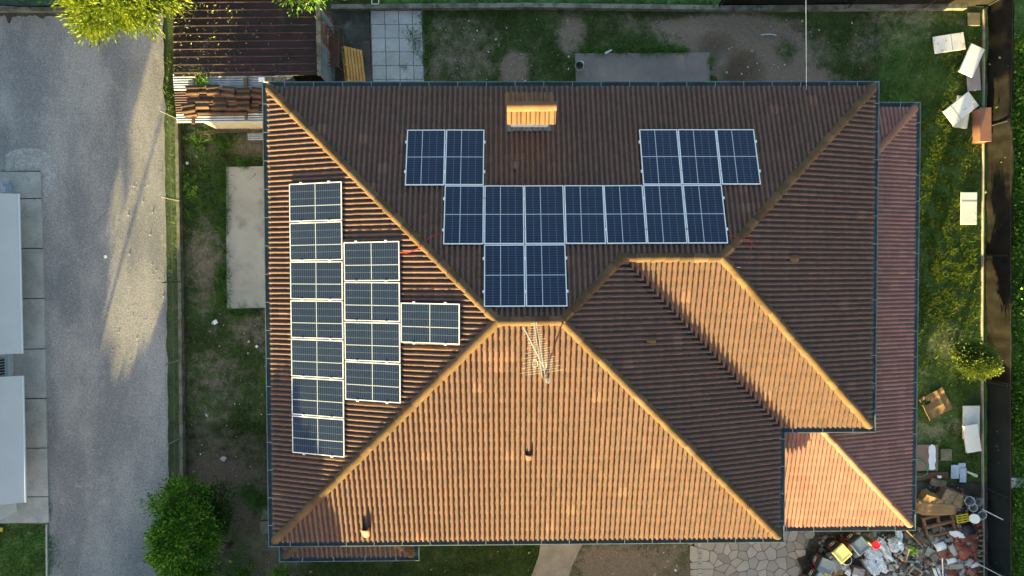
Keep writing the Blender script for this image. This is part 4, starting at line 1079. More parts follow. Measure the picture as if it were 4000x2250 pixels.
while len(pts) < 105000 and tries < 520000:
    tries += 1
    X, Y = random.uniform(0, 3840), random.uniform(-30, 2290)
    if 1100 < X < 3400 and 345 < Y < 2095: continue
    if not free(X, Y): continue
    s = soil_at(X, Y) + .55 * noise.noise(Vector((X * .012, Y * .012, 2.0))) + .3 * noise.noise(Vector((X * .04, Y * .04, 7.0)))
    if random.random() < (s - .12) * 1.7: continue
    p = P(X, Y, 0)
    pts.append((p.x, p.y, pit(p.x, p.y, X, Y) - .03))
    h = .05 + .06 * max(0, noise.noise(Vector((X * .01, Y * .01, 9.0))) + .3)
    hts.append(h * random.uniform(.6, 1.4))
def blades(name, pts, hts, wd, m):
    pts = np.array(pts); hts = np.array(hts)[:, None]; n = len(pts)
    an = rng.uniform(0, 2 * np.pi, n); s = np.stack([np.cos(an), np.sin(an), np.zeros(n)], 1); le = rng.normal(size=(n, 3)) * np.array([.75, .75, 0])
    v = np.stack([pts - s * wd, pts + s * wd, pts + hts * (le + np.array([0, 0, 1]))], 1).reshape(-1, 3)
    return stuff(np_obj(name, v, np.arange(n * 3).reshape(-1, 3), m))
tag(blades('grass', pts, hts, .011, m_grass), 'patchy short grass growing over the garden soil', 'grass')
# taller weeds along slabs, the shed foot and the fence
wp, wh = [], []
def weeds(x0, y0, x1, y1, w_, n, h):
    for _ in range(n):
        s = random.random(); X = x0 + (x1 - x0) * s + random.gauss(0, w_); Y = y0 + (y1 - y0) * s + random.gauss(0, w_)
        if noise.noise(Vector((X * .025, Y * .025, 3.3))) < -.12: continue
        p = P(X, Y, 0); wp.append((p.x, p.y, 0)); wh.append(h * random.uniform(.4, 1.3))
weeds(868, 640, 872, 1215, 13, 3600, .20); weeds(880, 640, 1050, 638, 10, 1100, .18); weeds(730, 520, 900, 560, 26, 1500, .22); weeds(735, 690, 770, 860, 26, 1500, .2)
weeds(770, 560, 830, 800, 45, 1200, .16); weeds(2250, 200, 2680, 196, 9, 1700, .14); weeds(2780, 220, 2790, 330, 10, 500, .12); weeds(1655, 40, 1665, 330, 14, 1200, .1)
weeds(660, 300, 700, 1000, 10, 900, .1); weeds(880, 1225, 1040, 1215, 14, 700, .12); weeds(960, 1910, 1040, 1980, 24, 900, .18); weeds(195, 1960, 200, 2240, 6, 350, .08)
weeds(3470, 900, 3800, 1000, 120, 1700, .09); weeds(3420, 120, 3480, 240, 60, 500, .12); weeds(3060, 190, 3090, 200, 22, 260, .1); weeds(3480, 1110, 3640, 1250, 60, 800, .1)
weeds(1600, 110, 1640, 200, 16, 300, .12); weeds(1575, 255, 1590, 262, 8, 90, .1); weeds(60, 2060, 180, 2240, 60, 2200, .07)
tag(blades('weeds', wp, wh, .014, m_weed), 'taller fresh green weeds along slabs, shed foot and fence', 'weeds')
wp, wh = [], []
weeds(3560, 420, 3700, 1250, 95, 14000, .10); weeds(3700, 430, 3650, 1200, 90, 10000, .10); weeds(3720, 120, 3780, 420, 60, 2500, .09)
wp, wh = zip(*[(p, h) for p, h in zip(wp, wh) if P(3445, 0, 0).x < p[0] < P(3828, 0, 0).x])
m_lawn = mat('sunlit_tone_lawn_blade', (.15, .19, .022), (.085, .135, .02), scale=1.5, finev=0, rnd=.4, rough=.7, trans=.3, spec=.1)  # yellower than the other grass: sunlight on this lawn put into the blade colour
tag(blades('lawn_grass', wp, wh, .013, m_lawn), 'denser lawn coloured a sunlit yellow-green along the right-hand side of the house', 'grass')
# moss strip under the chain-link fence and scattered litter
def scatter(name, boxes, n, size, m, label, cat, zf=lambda X, Y: 0.0, flat=.35):
    v, f = [], []
    cube = np.array([(-1, -1, -1), (1, -1, -1), (1, 1, -1), (-1, 1, -1), (-1, -1, 1), (1, -1, 1), (1, 1, 1), (-1, 1, 1)], float)
    cf = np.array([(3, 2, 1, 0), (4, 5, 6, 7), (0, 1, 5, 4), (1, 2, 6, 5), (2, 3, 7, 6), (3, 0, 4, 7)])
    tot = sum((b[2] - b[0]) * (b[3] - b[1]) * (b[4] if len(b) > 4 else 1) for b in boxes); k = 0
    for b in boxes:
        nn_ = int(n * (b[2] - b[0]) * (b[3] - b[1]) * (b[4] if len(b) > 4 else 1) / tot)
        for _ in range(nn_):
            X, Y = random.uniform(b[0], b[2]), random.uniform(b[1], b[3]); zz = zf(X, Y); p = P(X, Y, zz)
            s = size * math.exp(random.gauss(0, .45)); sh = np.array([s * random.uniform(.6, 1.3), s * random.uniform(.5, 1.1), s * flat * random.uniform(.6, 1.4)])
            A = np.array(Matrix.Rotation(random.uniform(0, 6.3), 3, 'Z') @ Matrix.Rotation(random.gauss(0, .3), 3, 'X'))
            q_ = (cube * (1 + rng.uniform(-.35, .15, (8, 3)))) * sh @ A.T + np.array([p.x, p.y, zz + s * flat * .4])
            v.append(q_); f.append(cf + 8 * k); k += 1
    o = np_obj(name, np.concatenate(v), np.concatenate(f), m)
    stuff(o); return tag(o, label, cat)
scatter('garden_litter', [(1680, 60, 2240, 330), (2800, 60, 3400, 330, .8), (730, 1200, 1040, 2100, .8), (1660, 2120, 2080, 2250, .5), (2290, 2120, 2730, 2250, 1.2), (3430, 400, 3820, 1700, .12), (880, 2150, 1300, 2250, .5)], 190, .02, m_litter, 'pale stones, shells and scraps scattered over the garden', 'litter')
scatter('lane_gravel', [(0, 600, 640, 2240), (0, 60, 640, 600)], 2200, .008, m_conc, 'loose pale gravel grains strewn over the lane', 'gravel', lambda X, Y: .012)
# fallen leaves on the shed roof
cs = []; 
for _ in range(420):
    X = 690 + abs(random.gauss(0, 170)); Y = random.uniform(15, 298)
    if random.random() < .3: X, Y = random.gauss(760, 40), random.gauss(272, 12)
    if X < 1235: cs.append(P(X, Y, 2.235))
cs = np.array([tuple(c) for c in cs]); d_ = rng.normal(size=cs.shape) * np.array([1, 1, .1])
v, f = leaf_arrays(cs, d_, .09, .03, .1); o = np_obj('fallen_leaves', v, f, m_leaflit); stuff(o); tag(o, 'fallen leaves scattered over the dark shed roof', 'leaves')

# ================================================================ LOOSE THINGS IN THE GARDEN
def bucket(name, label, base, top, r1, r2, m, mi=m_inside, lid=None, cat='bucket', rim=True):
    "open tapered container whose axis runs base->top"
    base, top = Vector(base), Vector(top); ax = top - base; h = ax.length
    t = thing(name, label, cat, base, ax.to_track_quat('Z', 'Y').to_euler())
    obj('body', lathe(nb(), [(0, 0), (r1, 0), (r2, h), (r2 + .012, h), (r2 + .012, h - .02), (r2 + .002, h - .025)][:4 if not rim else 6], 24), m, t, smooth=True)
    if lid: obj('lid', lathe(nb(), [(r2 + .014, h - .02), (r2 + .016, h + .012), (r2 - .01, h + .02), (r2 - .02, h + .012), (0, h + .014)], 28), lid, t, smooth=False)
    else: obj('inside', lathe(nb(), [(r2 - .004, h), (r1 - .006, .02), (0, .018)], 24), mi, t, smooth=True)
    return t
bucket('white_bucket', 'empty pale bucket standing at the corner of the dark slab', P(2270, 250, .03), P(2263, 257, .34) + Vector((0, 0, 0)), .115, .145, m_plastic)
tag(obj('plastic_bottle', tube(nb(), [P(2363, 210, .09), P(2384, 198, .09), P(2390, 195, .09)], .045, 10, True, .02), m_plastic), 'clear plastic bottle in the weeds behind the dark slab', 'bottle')
tag(obj('bent_pipe', tube(nb(), [P(2972, 136, .05), P(3000, 133, .07), P(3022, 135, .06), P(3032, 139, .04)], .02, 6), m_plastic), 'short pale bent pipe on the bare soil behind the house', 'pipe')
for k, (X, Y, s, lab) in enumerate(((842, 1258, .14, 'white card lying on the grass left of the house'), (1004, 1353, .08, 'small white scrap on the grass close to the left gutter'), (870, 1099, .07, 'tiny white scrap beside the weeds along the slab'), (733, 638, .08, 'white scrap by the chain-link fence below the shed'), (414, 1003, .1, 'white scrap lying on the lane'))):
    tag(obj('white_scrap', B((0, 0, .03), (s * 1.1, s, .02), R(30 + 20 * k)), m_white, loc=P(X, Y, 0)), lab, 'scrap')
tag(obj('broken_stone', blob((.11, .09, .05), 3, .3, 1.5, 2), m_paver, loc=P(873, 1792, .04)), 'pale angular stone on the dark soil left of the house', 'stone')
for k, (X, Y) in enumerate(((1043, 2000), (1042, 2058))):
    tag(obj('stepping_slab', B((0, 0, .02), (.42, .50 - .06 * k, .05), R(4), bevel=.006), m_slab2, loc=P(X, Y, 0)), ('upper', 'lower')[k] + ' grey slab half under the lower left eave', 'slab')

def panel(name, label, X, Y, w_, l_, rot, m, z=.08, th=.05, seam=None, tilt=0.0, cat='panel', lip=True):
    c = P(X, Y, z); t = thing(name, label, cat, c, (0, R(tilt), R(rot)))
    obj('sheet', B((0, 0, 0), (w_, l_, th), bevel=.012), m, t)
    if seam is not None: obj('seam', B((seam * w_, 0, th / 2 + .001), (.022, l_ - .03, .006)), m_seam, t)
    return t
panel('fridge_door', 'rust-stained white door panel lying alone on the top right grass', 3707, 168, 1.10, .60, 9, m_fstain, seam=.07)
panel('fridge_door', 'clean white door panel leaning by the top right net', 3795, 236, 1.05, .52, 66, m_fwhite, z=.32, th=.07, tilt=0)
panel('thin_board', 'pinkish board half under the clean white door', 3802, 300, .48, .98, 5, m_pinkb, z=.1, th=.03, cat='board')
panel('fridge_door', 'rusty white door panel lying slanted across another board', 3753, 424, 1.12, .62, 38, m_fstain, z=.22, th=.06, seam=-.22)
panel('thin_board', 'cream board underneath the slanted rusty white door', 3758, 438, .52, 1.12, -8, m_cream, z=.09, th=.03, cat='board')
bx_ = P(3815, 497, .0); t = thing('brown_metal_box', 'terracotta-brown metal cabinet standing against the right kerb', 'cabinet', bx_, (0, 0, R(1)))
obj('body', B((0, 0, .22), (.36, 1.14, .44), bevel=.01), m_terrad, t); obj('top', B((0, 0, .45), (.40, 1.18, .03), bevel=.006), m_terrad, t); obj('foot_rail', B((0, -.585, .1), (.36, .03, .1)), m_brownb, t)
panel('fridge_door', 'white door panel with one rusty seam beside the right kerb', 3784, 814, .57, 1.14, 0, m_fstain, z=.12, th=.05)
obj('seam', B((0, .24, .027), (.54, .02, .006)), m_seam, [o for o in COL.objects if o.name.startswith('fridge_door')][-1])
panel('fridge_door', 'white door panel half covered, lower right grass', 3793, 1650, .60, 1.2, 0, m_fstain, z=.12, th=.06)
panel('fridge_door', 'bright white panel lying over another beside the lower net', 3796, 1712, .52, .98, 9, m_fwhite, z=.28, th=.09)
# cardboard sheet
cb0 = P(3655, 1578, .06); bm = nb()
n_ = 8; gr = [[bm.verts.new(((i / n_ - .5) * .95, (j / n_ - .5) * .86, .05 * noise.noise(Vector((i * .6, j * .5, 1))) + (.07 if i == 0 else 0))) for j in range(n_ + 1)] for i in range(n_ + 1)]
for i in range(n_):
    for j in range(n_):
        if (i, j) in ((0, 6), (1, 6), (1, 5), (2, 5)): continue
        bm.faces.new((gr[i][j], gr[i + 1][j], gr[i + 1][j + 1], gr[i][j + 1]))
o = tag(obj('cardboard_sheet', bm, m_card, loc=cb0, rot=(0, 0, R(27))), 'torn brown cardboard sheet on the right-hand grass', 'cardboard'); o.modifiers.new('s', 'SOLIDIFY').thickness = .012
panel('corner_slab', 'square grey slab in the top right garden corner', 3803, 75, .44, .46, 0, m_slab2, z=.03, th=.05, cat='slab')
panel('fibre_board', 'reddish-brown board with spilled white paint by the porch', 3615, 1788, .90, .95, 0, m_boardp, z=.05, th=.03, cat='board')
sp = [(3628, 1745), (3640, 1735), (3652, 1742), (3655, 1760), (3654, 1780), (3656, 1800), (3651, 1815), (3655, 1830), (3645, 1836), (3628, 1834), (3630, 1815), (3626, 1800), (3630, 1780), (3627, 1765)]
tag(obj('paint_spill', prism(nb(), polyP(sp, .068), .066, .071), m_paint), 'patch of dried white paint on the reddish-brown board', 'paint')
panel('garden_slab', 'square mossy slab right of the painted board', 3696, 1776, .40, .42, 0, m_slab2, z=.03, th=.05, cat='slab')
panel('dark_board', 'long dark red plank below the painted board', 3640, 1858, 1.2, .24, 2, m_brownb, z=.08, th=.03, cat='board')
panel('plastic_plate', 'larger bluish-white plate on the grass by the cardboard', 3730, 1843, .29, .50, 0, m_bluew, z=.07, th=.03, cat='plate')
panel('plastic_plate', 'narrow bluish plate lying partly on the larger one', 3762, 1856, .24, .52, -1, m_bluew, z=.11, th=.02, cat='plate')
panel('plastic_plate', 'bluish plate peeping out above the narrow one', 3758, 1830, .26, .4, 0, m_bluew, z=.085, th=.02, cat='plate')
pa, pb_ = P(3776, 1842, .08), P(3812, 1858, .08); bm = nb(); d = pb_ - pa; a_ = math.atan2(d.y, d.x)
pr = [Vector((math.cos(t), math.sin(t))) for t in [R(-90 + 18 * i) for i in range(11)]]
po = [Vector((0, -.03)), *[Vector((d.length, 0)) + q_ * .055 for q_ in pr], Vector((0, .03))]; Rm = Matrix.Rotation(a_, 2)
tag(obj('cream_bar', prism(bm, [Rm @ q_ for q_ in po], 0, .03), m_ylid if False else m_cream, loc=pa), 'cream plastic bar with rounded end beside the bluish plates', 'bar')
hp = [P(x, y, .1) for x, y in ((3560, 1788), (3580, 1792), (3600, 1803), (3617, 1822), (3624, 1840), (3620, 1853), (3605, 1860), (3585, 1862), (3565, 1861), (3540, 1862))]
hh = [];  
for i in range(len(hp) - 1):
    for k in range(3): hh.append(hp[i].lerp(hp[i + 1], k / 3))
tag(obj('garden_hose', tube(nb(), hh + [hp[-1]], .018, 6), m_hose), 'green garden hose curling out from under the porch', 'hose')
tag(obj('white_block', B((0, 0, .04), (.13, .08, .06), R(-3)), m_white, loc=P(3666, 1861, .1)), 'small white block on the dark red plank', 'block')
def cbox(name, label, X, Y, s, rot, m, tilt=(0, 0), z=0.0, flaps=True, cat='cardboard box'):
    t = thing(name, label, cat, P(X, Y, z), (R(tilt[0]), R(tilt[1]), R(rot)))
    obj('carton', B((0, 0, s[2] / 2), s, bevel=.012), m, t)
    if flaps:
        for sg in (-1, 1): obj('flap', B((sg * s[0] * .36, 0, s[2] + .012), (s[0] * .42, s[1] * .98, .008), M=Matrix.Rotation(R(sg * 7), 4, 'Y')), m, t)
    return t
cbox('cardboard_box', 'crushed brown box standing tilted nearest the porch gutter', 3622, 1935, (.62, .38, .36), -20, m_card, (18, 4))
cbox('cardboard_box', 'soaked box with pale torn top right of the crushed box', 3690, 1925, (.62, .5, .38), -22, m_cardw, (8, 6))
cbox('cardboard_box', 'flattened dirty box behind the soaked box', 3655, 1882, (.5, .26, .16), -12, m_cardw)
cbox('cardboard_box', 'brown box side standing at the right of the soaked box', 3728, 1945, (.16, .5, .34), -10, m_card, flaps=False)
bm = nb(); bmesh.ops.create_icosphere(bm, subdivisions=4, radius=1)
for v in bm.verts:
    q = Vector([math.copysign(abs(c) ** .4, c) for c in v.co]); cr = abs(noise.noise(q * 1.9)) * .16 + abs(noise.noise(q * 4.3)) * .08
    q *= (1.06 - cr); v.co = Vector((q.x * .70, q.y * (.25 - .05 * q.x), q.z * .15))
tag(obj('cardboard_bundle', bm, m_card, loc=P(3655, 1982, .22), rot=(0, 0, R(-4))), 'large rolled sheet of tan cardboard above the old pallet', 'cardboard')
Mp = Matrix.Translation(P(3662, 2045, .18)) @ Matrix.Rotation(R(12), 4, 'Z') @ Matrix.Rotation(R(90), 4, 'Z') @ Matrix.Rotation(R(4), 4, 'X')
pallet('broken_pallet', 'broken dark brown pallet with missing boards by the rubble', Mp, m_palletr, 7, .80, 1.15, m_palletr, missing=(1, 2, 4, 5))
yc_ = P(3752, 2022, .12); t = thing('yellow_crate', 'yellow plastic crate between pallet and buckets', 'crate', yc_, (R(-10), 0, R(10)))
for k in range(4): obj('slat', B((0, -.12 + .08 * k, .14), (.44, .035, .02), bevel=.003), m_yel, t)
for sx_ in (-1, 0, 1): obj('rib', B((sx_ * .2, 0, .08), (.03, .3, .1), bevel=.003), m_yel, t)
bucket('paint_bucket', 'blue-labelled bucket tipped towards the net, topmost of the group', P(3770, 1947, .18), P(3789, 1958, .50), .14, .16, m_plasticb)
bucket('paint_bucket', 'dark translucent bucket behind the blue-labelled one', P(3806, 1950, .1), P(3826, 1962, .36), .12, .14, m_inside)
bucket('paint_bucket', 'milky bucket with inner rim right below the blue-labelled one', P(3786, 1976, .1), P(3803, 1983, .36), .12, .14, m_plastic)
bucket('paint_bucket', 'milky open bucket furthest right against the kerb', P(3822, 2002, .1), P(3838, 2013, .36), .12, .14, m_plastic)
bucket('paint_bucket', 'yellow-sided bucket with a closed white lid', P(3798, 2018, .08), P(3807, 2026, .36), .13, .155, m_yel, lid=m_fwhite)
bm = nb(); n_ = 12
for k in range(n_):
    t0, t1 = R(20 + 140 * k / n_), R(20 + 140 * (k + 1) / n_)
    vv = [bm.verts.new(p) for p in ((-.28, .26 * math.cos(t0), .26 * math.sin(t0)), (.28, .26 * math.cos(t0), .26 * math.sin(t0)), (.28, .26 * math.cos(t1), .26 * math.sin(t1)), (-.28, .26 * math.cos(t1), .26 * math.sin(t1)))]; bm.faces.new(vv)
bmesh.ops.remove_doubles(bm, verts=bm.verts[:], dist=.001)
o = tag(obj('black_shell', bm, m_dark, loc=P(3762, 2072, .0), rot=(0, 0, R(28)), smooth=True), 'curved black plastic shell beside the brick rubble', 'shell'); o.modifiers.new('s', 'SOLIDIFY').thickness = .015

# ---- rubble
def heap(X, Y):
    d = ((X - 3650) / 230) ** 2 + ((Y - 2200) / 170) ** 2
    return .35 * max(0, 1 - d) ** .7
hv, hf = [], []; n1, n2 = 46, 34
for j in range(n2):
    for i in range(n1):
        X, Y = 3110 + i * 16.2, 1880 + j * 17; z = heap(X, Y) - .03 + .03 * noise.noise(Vector((X * .03, Y * .03, 1)))
        hv.append(tuple(P(X, Y, z)))
for j in range(n2 - 1):
    for i in range(n1 - 1):
        X, Y = 3110 + i * 16.2, 1880 + j * 17
        if X < 3420 and Y < 2045: continue
        hf.append((j * n1 + i, (j + 1) * n1 + i, (j + 1) * n1 + i + 1, j * n1 + i + 1))
stuff(tag(obj('rubble_soil', (hv, hf), m_dirt, smooth=True), 'dark trampled earth under the rubble heap', 'earth'))
scatter('mixed_rubble', [(3440, 2090, 3720, 2270, 1.2), (3200, 2080, 3440, 2270, .35), (3580, 2060, 3760, 2120, .9), (3720, 1960, 3830, 2040, .5), (3600, 1900, 3760, 1990, .25)], 1500, .045, m_rub, 'grey and white broken concrete and plaster rubble', 'rubble', heap, .5)
scatter('brick_rubble', [(3705, 2060, 3822, 2260, 1.0), (3740, 2040, 3822, 2090, .8), (3670, 2120, 3720, 2260, .5)], 1100, .046, m_brick, 'red broken brick rubble against the right kerb', 'rubble', heap, .5)
for k in range(9):
    tag(obj('stacked_tile', B((0, 0, .05), (.18, .05, .1), random.uniform(-.2, .2)), m_slab2, loc=P(3825, 2068 + k * 20, .05 + heap(3825, 2068 + k * 20))), ('first', 'second', 'third', 'fourth', 'fifth', 'sixth', 'seventh', 'eighth', 'ninth')[k] + ' upright tile from the top along the kerb by the bricks', 'tile', 'tiles stacked along the kerb')
def rub(name, label, X, Y, s, rot, m, cat, tilt=(0, 0), dz=.05):
    return tag(obj(name, B((0, 0, s[2] / 2), s, bevel=min(s) * .08), m, loc=P(X, Y, heap(X, Y) + dz), rot=(R(tilt[0]), R(tilt[1]), R(rot))), label, cat)
rub('concrete_chunk', 'grey concrete slab piece below the long stick', 3632, 2158, (.36, .3, .07), -25, m_planter, 'concrete')
rub('concrete_chunk', 'tan flat tile piece right of the grey slab piece', 3648, 2176, (.25, .24, .05), 35, m_slab2, 'tile', (8, 0), .12)
rub('concrete_chunk', 'long pale concrete block beside the brick rubble', 3728, 2208, (.5, .18, .12), 5, m_planter, 'concrete')
rub('concrete_chunk', 'pale narrow block left of the white plastic rod', 3665, 2213, (.26, .16, .1), 8, m_planter, 'concrete')
rub('red_brick', 'whole orange-red brick on the rubble, upper one', 3752, 2160, (.27, .15, .1), -35, m_terra, 'brick')
rub('red_brick', 'whole orange-red brick near the bottom edge', 3785, 2232, (.26, .15, .1), -45, m_terra, 'brick')
rub('wooden_board', 'dark weathered board under the long stick', 3602, 2108, (.62, .17, .03), -30, m_wood, 'board', (0, 5), .1)
plank('long_stick', 3531, 2062, 3626, 2157, .45, .035, .03, m_pallet, 'long thin tan stick lying across the rubble', 'stick', .3)
# white gutter elbow and half pipes
def halfpipe(name, label, X, Y, r, L, rot, m, arc=170, z=.12, cat='pipe piece', tilt=0):
    bm = nb(); n = 10; a = []
    for x in (-L / 2, L / 2): a.append([bm.verts.new((x, r * math.cos(R(5 + arc * k / n)), r * math.sin(R(5 + arc * k / n)))) for k in range(n + 1)])
    for k in range(n): bm.faces.new((a[0][k], a[1][k], a[1][k + 1], a[0][k + 1]))
    o = tag(obj(name, bm, m, loc=P(X, Y, z + heap(X, Y)), rot=(R(tilt), 0, R(rot)), smooth=True), label, cat); o.modifiers.new('s', 'SOLIDIFY').thickness = .012; return o
halfpipe('white_half_pipe', 'white curved pipe piece on top of the rubble centre', 3668, 2135, .13, .36, 20, m_white, 150, .05)
halfpipe('white_half_pipe', 'pale bent pipe piece right of the white curved one', 3718, 2145, .10, .42, -62, m_conc, 160, .05)
halfpipe('white_half_pipe', 'white half pipe below the pale bent one', 3712, 2190, .09, .34, 12, m_white, 150, .05)
halfpipe('white_half_pipe', 'white broken gutter piece by the kerb near bottom', 3803, 2208, .07, .32, 15, m_white, 120, .04)
tag(obj('white_rod', tube(nb(), [P(3681, 2180, .75), P(3684, 2262, .45)], .02, 8), m_white), 'thin white plastic rod sticking up from the rubble', 'rod')
tag(obj('white_pipe', tube(nb(), [P(3648, 2222, .5), P(3662, 2262, .4)], .05, 12), m_fwhite), 'left thick white pipe at the bottom edge of the rubble', 'pipe')
tag(obj('white_pipe', tube(nb(), [P(3662, 2216, .5), P(3676, 2262, .4)], .045, 12), m_sack), 'right thick pale pipe at the bottom edge of the rubble', 'pipe')
tag(obj('bent_sheet', blob((.26, .13, .03), 8, .35, 1.4, 3), m_white, loc=P(3738, 2088, .3), rot=(R(12), 0, R(-20))), 'crumpled white sheet below the black shell', 'sheet')
# concrete planters
def planter(label, X, Y, s, h, rot, tilt, plant=False):
    t = thing('concrete_planter', label, 'planter', P(X, Y, .1), (R(tilt[0]), R(tilt[1]), R(rot))); wl_ = .045
    for sg in (-1, 1):
        obj('side', B((sg * (s / 2 - wl_ / 2), 0, h / 2), (wl_, s, h), bevel=.006), m_planter, t); obj('side', B((0, sg * (s / 2 - wl_ / 2), h / 2), (s - 2 * wl_, wl_, h), bevel=.006), m_planter, t)
    obj('soil', B((0, 0, h * .2), (s - 2 * wl_, s - 2 * wl_, h * .3)), m_dirt, t)
    return t
planter('square concrete planter with a green weed, left of the rubble', 3551, 2155, .50, .32, -8, (6, 0))
planter('square concrete planter tipped on its corner near the bottom', 3566, 2220, .36, .42, -32, (12, -16))
planter('half-buried concrete frame left of the tipped planter', 3512, 2228, .48, .12, -32, (0, 0))
tree('planter_weed', 'fern-like weed growing in the concrete planter', 'weed', P(3562, 2150, .2), P(3566, 2150, .42), (.07, .16, .1), 10, 18, .08, .03, m_leafg, .05, .3, .8, trunk_r=.006)
# sacks and bags
def sack(label, X, Y, size, rot, seed, m=m_sack, z=.16, cat='sack', amp=.28, freq=1.8):
    bm = nb(); bmesh.ops.create_icosphere(bm, subdivisions=4, radius=1)
    for v in bm.verts:
        q = Vector([math.copysign(abs(c) ** .62, c) for c in v.co]); o_ = Vector((seed * 7.3, seed * 1.7, seed))
        cr = abs(noise.noise(q * 2.1 + o_)) * amp * 2.4 + abs(noise.noise(q * 5.3 + o_)) * amp * 1.3
        q = q * (1.25 - cr); q.x += .18 * noise.noise(Vector((q.y * 1.5, seed, 0))); q.y += .25 * noise.noise(Vector((q.x * 1.5, seed, 4)))
        v.co = Vector((q.x * size[0], q.y * size[1], q.z * size[2] * (.75 + .5 * noise.noise(Vector((q.x * 1.3, q.y * 1.3, seed))))))
    return tag(obj('plastic_sack', bm, m, loc=P(X, Y, z), rot=(0, 0, R(rot))), label, cat, None)
sack('long white plastic sack pointing at the red-lidded drum', 3457, 2150, (.46, .13, .14), -62, 2)
sack('crumpled white plastic bag like a ball by the planter', 3497, 2128, (.23, .22, .2), 10, 4, z=.25, amp=.35, freq=2.4)
sack('white folded sack at the bottom between bins and planter', 3404, 2212, (.33, .17, .13), -50, 6)
sack('pale sack right of the white folded one', 3446, 2208, (.27, .14, .12), -58, 7)
sack('greyish clear plastic film below the red-lidded drum', 3412, 2165, (.28, .2, .1), -20, 8, m_plastic)
sack('grey crumpled sheet under the yellow-lidded bin', 3262, 2195, (.22, .36, .12), 30, 9, m_conc)
sack('white paper heap at the bottom edge beside the frame', 3330, 2240, (.24, .12, .1), -20, 10, m_white)
sack('blue-white film caught under the porch eave corner', 3510, 2078, (.10, .24, .08), 15, 12, m_plasticb, .3)
sack('yellow bag squeezed under the lower bin', 3222, 2238, (.26, .09, .12), -40, 13, m_yel, .3)
sack('teal and white scraps at the bottom left of tipped planter', 3502, 2246, (.12, .08, .05), -10, 14, m_bluew, .2)
# wooden frame with papers
t = thing('crate_frame', 'dark wooden crate with pale papers at the bottom edge', 'crate', P(3345, 2232, .1), (0, 0, R(-12)))
for sx_ in (-1, 1): obj('side', B((sx_ * .25, 0, .1), (.03, .42, .2)), m_wood, t); obj('side', B((0, sx_ * .2, .1), (.5, .03, .2)), m_wood, t)
obj('papers', B((.02, 0, .1), (.42, .34, .08)), m_pinkb, t)
plank('black_rod', 3325, 2205, 3420, 2262, .35, .02, .02, m_dark, 'thin dark rod slanting across the papers at the bottom', 'rod')
cbox('cardboard_box', 'small tan open box beside the lower bin', 3262, 2225, (.32, .24, .2), 12, m_card)
rub('brown_carton', 'plain brown carton between the two upper bins', 3290, 2108, (.30, .38, .55), 32, m_brownb, 'box', (0, 0), 0)
# wheelie bins
def bin_(label, X, Y, rot, h=.82, lid=m_lid, w_=.46, d_=.5):
    c = P(X, Y, h); t = thing('waste_bin', label, 'waste bin', (c.x, c.y, 0), (0, 0, R(rot)), group='waste bins beside the patio')
    bm = nb(); box(bm, (0, 0, h / 2), (w_, d_, h), taper=1.0, bevel=.03)
    for v in bm.verts:
        k = .8 + .2 * (v.co.z / h); v.co.x *= k; v.co.y *= k
    obj('body', bm, m_bin, t)
    l = nb(); box(l, (0, -.01, h + .03), (w_ + .05, d_ + .05, .06), bevel=.02, taper=.93); lo = obj('lid', l, lid, t)
    rim = nb()
    for sg in (-1, 1): box(rim, (sg * (w_ / 2), -.01, h + .062), (.03, d_ - .02, .02)); 
    box(rim, (0, -d_ / 2 + .02, h + .062), (w_ - .06, .03, .02)); obj('lid_rim', rim, lid, lo)
    obj('handle', tube(nb(), [(-w_ / 2, d_ / 2 + .05, h - .02), (w_ / 2, d_ / 2 + .05, h - .02)], .014), m_bin, t)
    for sg in (-1, 1):
        o = obj('wheel', lathe(nb(), [(0, -.025), (.09, -.025), (.1, 0), (.09, .025), (0, .025)], 16), m_dark, t, loc=(sg * w_ * .45, d_ * .45, .1), rot=(0, R(90), 0))
        obj('reflector', B((0, 0, 0), (.05, .012, h * .26), bevel=.002), m_stripe, t, loc=(sg * (w_ / 2 * .93 - .05), d_ / 2 * .93 + .012, h * .62), rot=(R(-3.5), 0, 0))
    lb = obj('label_plate', B((0, 0, 0), (.19, .006, .15)), m_white, t, loc=(0, d_ / 2 * .92 + .012, h * .55), rot=(R(-3.5), 0, 0))
    for sg in (-1, 1): obj('label_mark', B((sg * .045, .004, 0), (.06, .004, .07)), m_dark, lb)
    return t
bin_('dark waste bin with blue-grey lid beside the red-lidded drum', 3358, 2130, 40)
bin_('dark waste bin with blue-grey lid nearest the patio', 3226, 2210, 68, .78)
bin_('dark waste bin with pale yellow lid between the others', 3287, 2160, 42, .80, m_ylid)
bin_('dark waste bin cut off by the bottom edge below the yellow bag', 3205, 2268, 55, .70)
bucket('white_tub', 'white tub hanging beside the yellow-lidded bin', P(3300, 2178, .1), P(3306, 2186, .5), .15, .17, m_fwhite)
bucket('tall_drum', 'tall cream drum with a bright red lid', P(3378, 2096, 0), P(3378, 2096, 0) + Vector((0, 0, .74)), .135, .14, m_drum, lid=m_redlid, cat='drum')

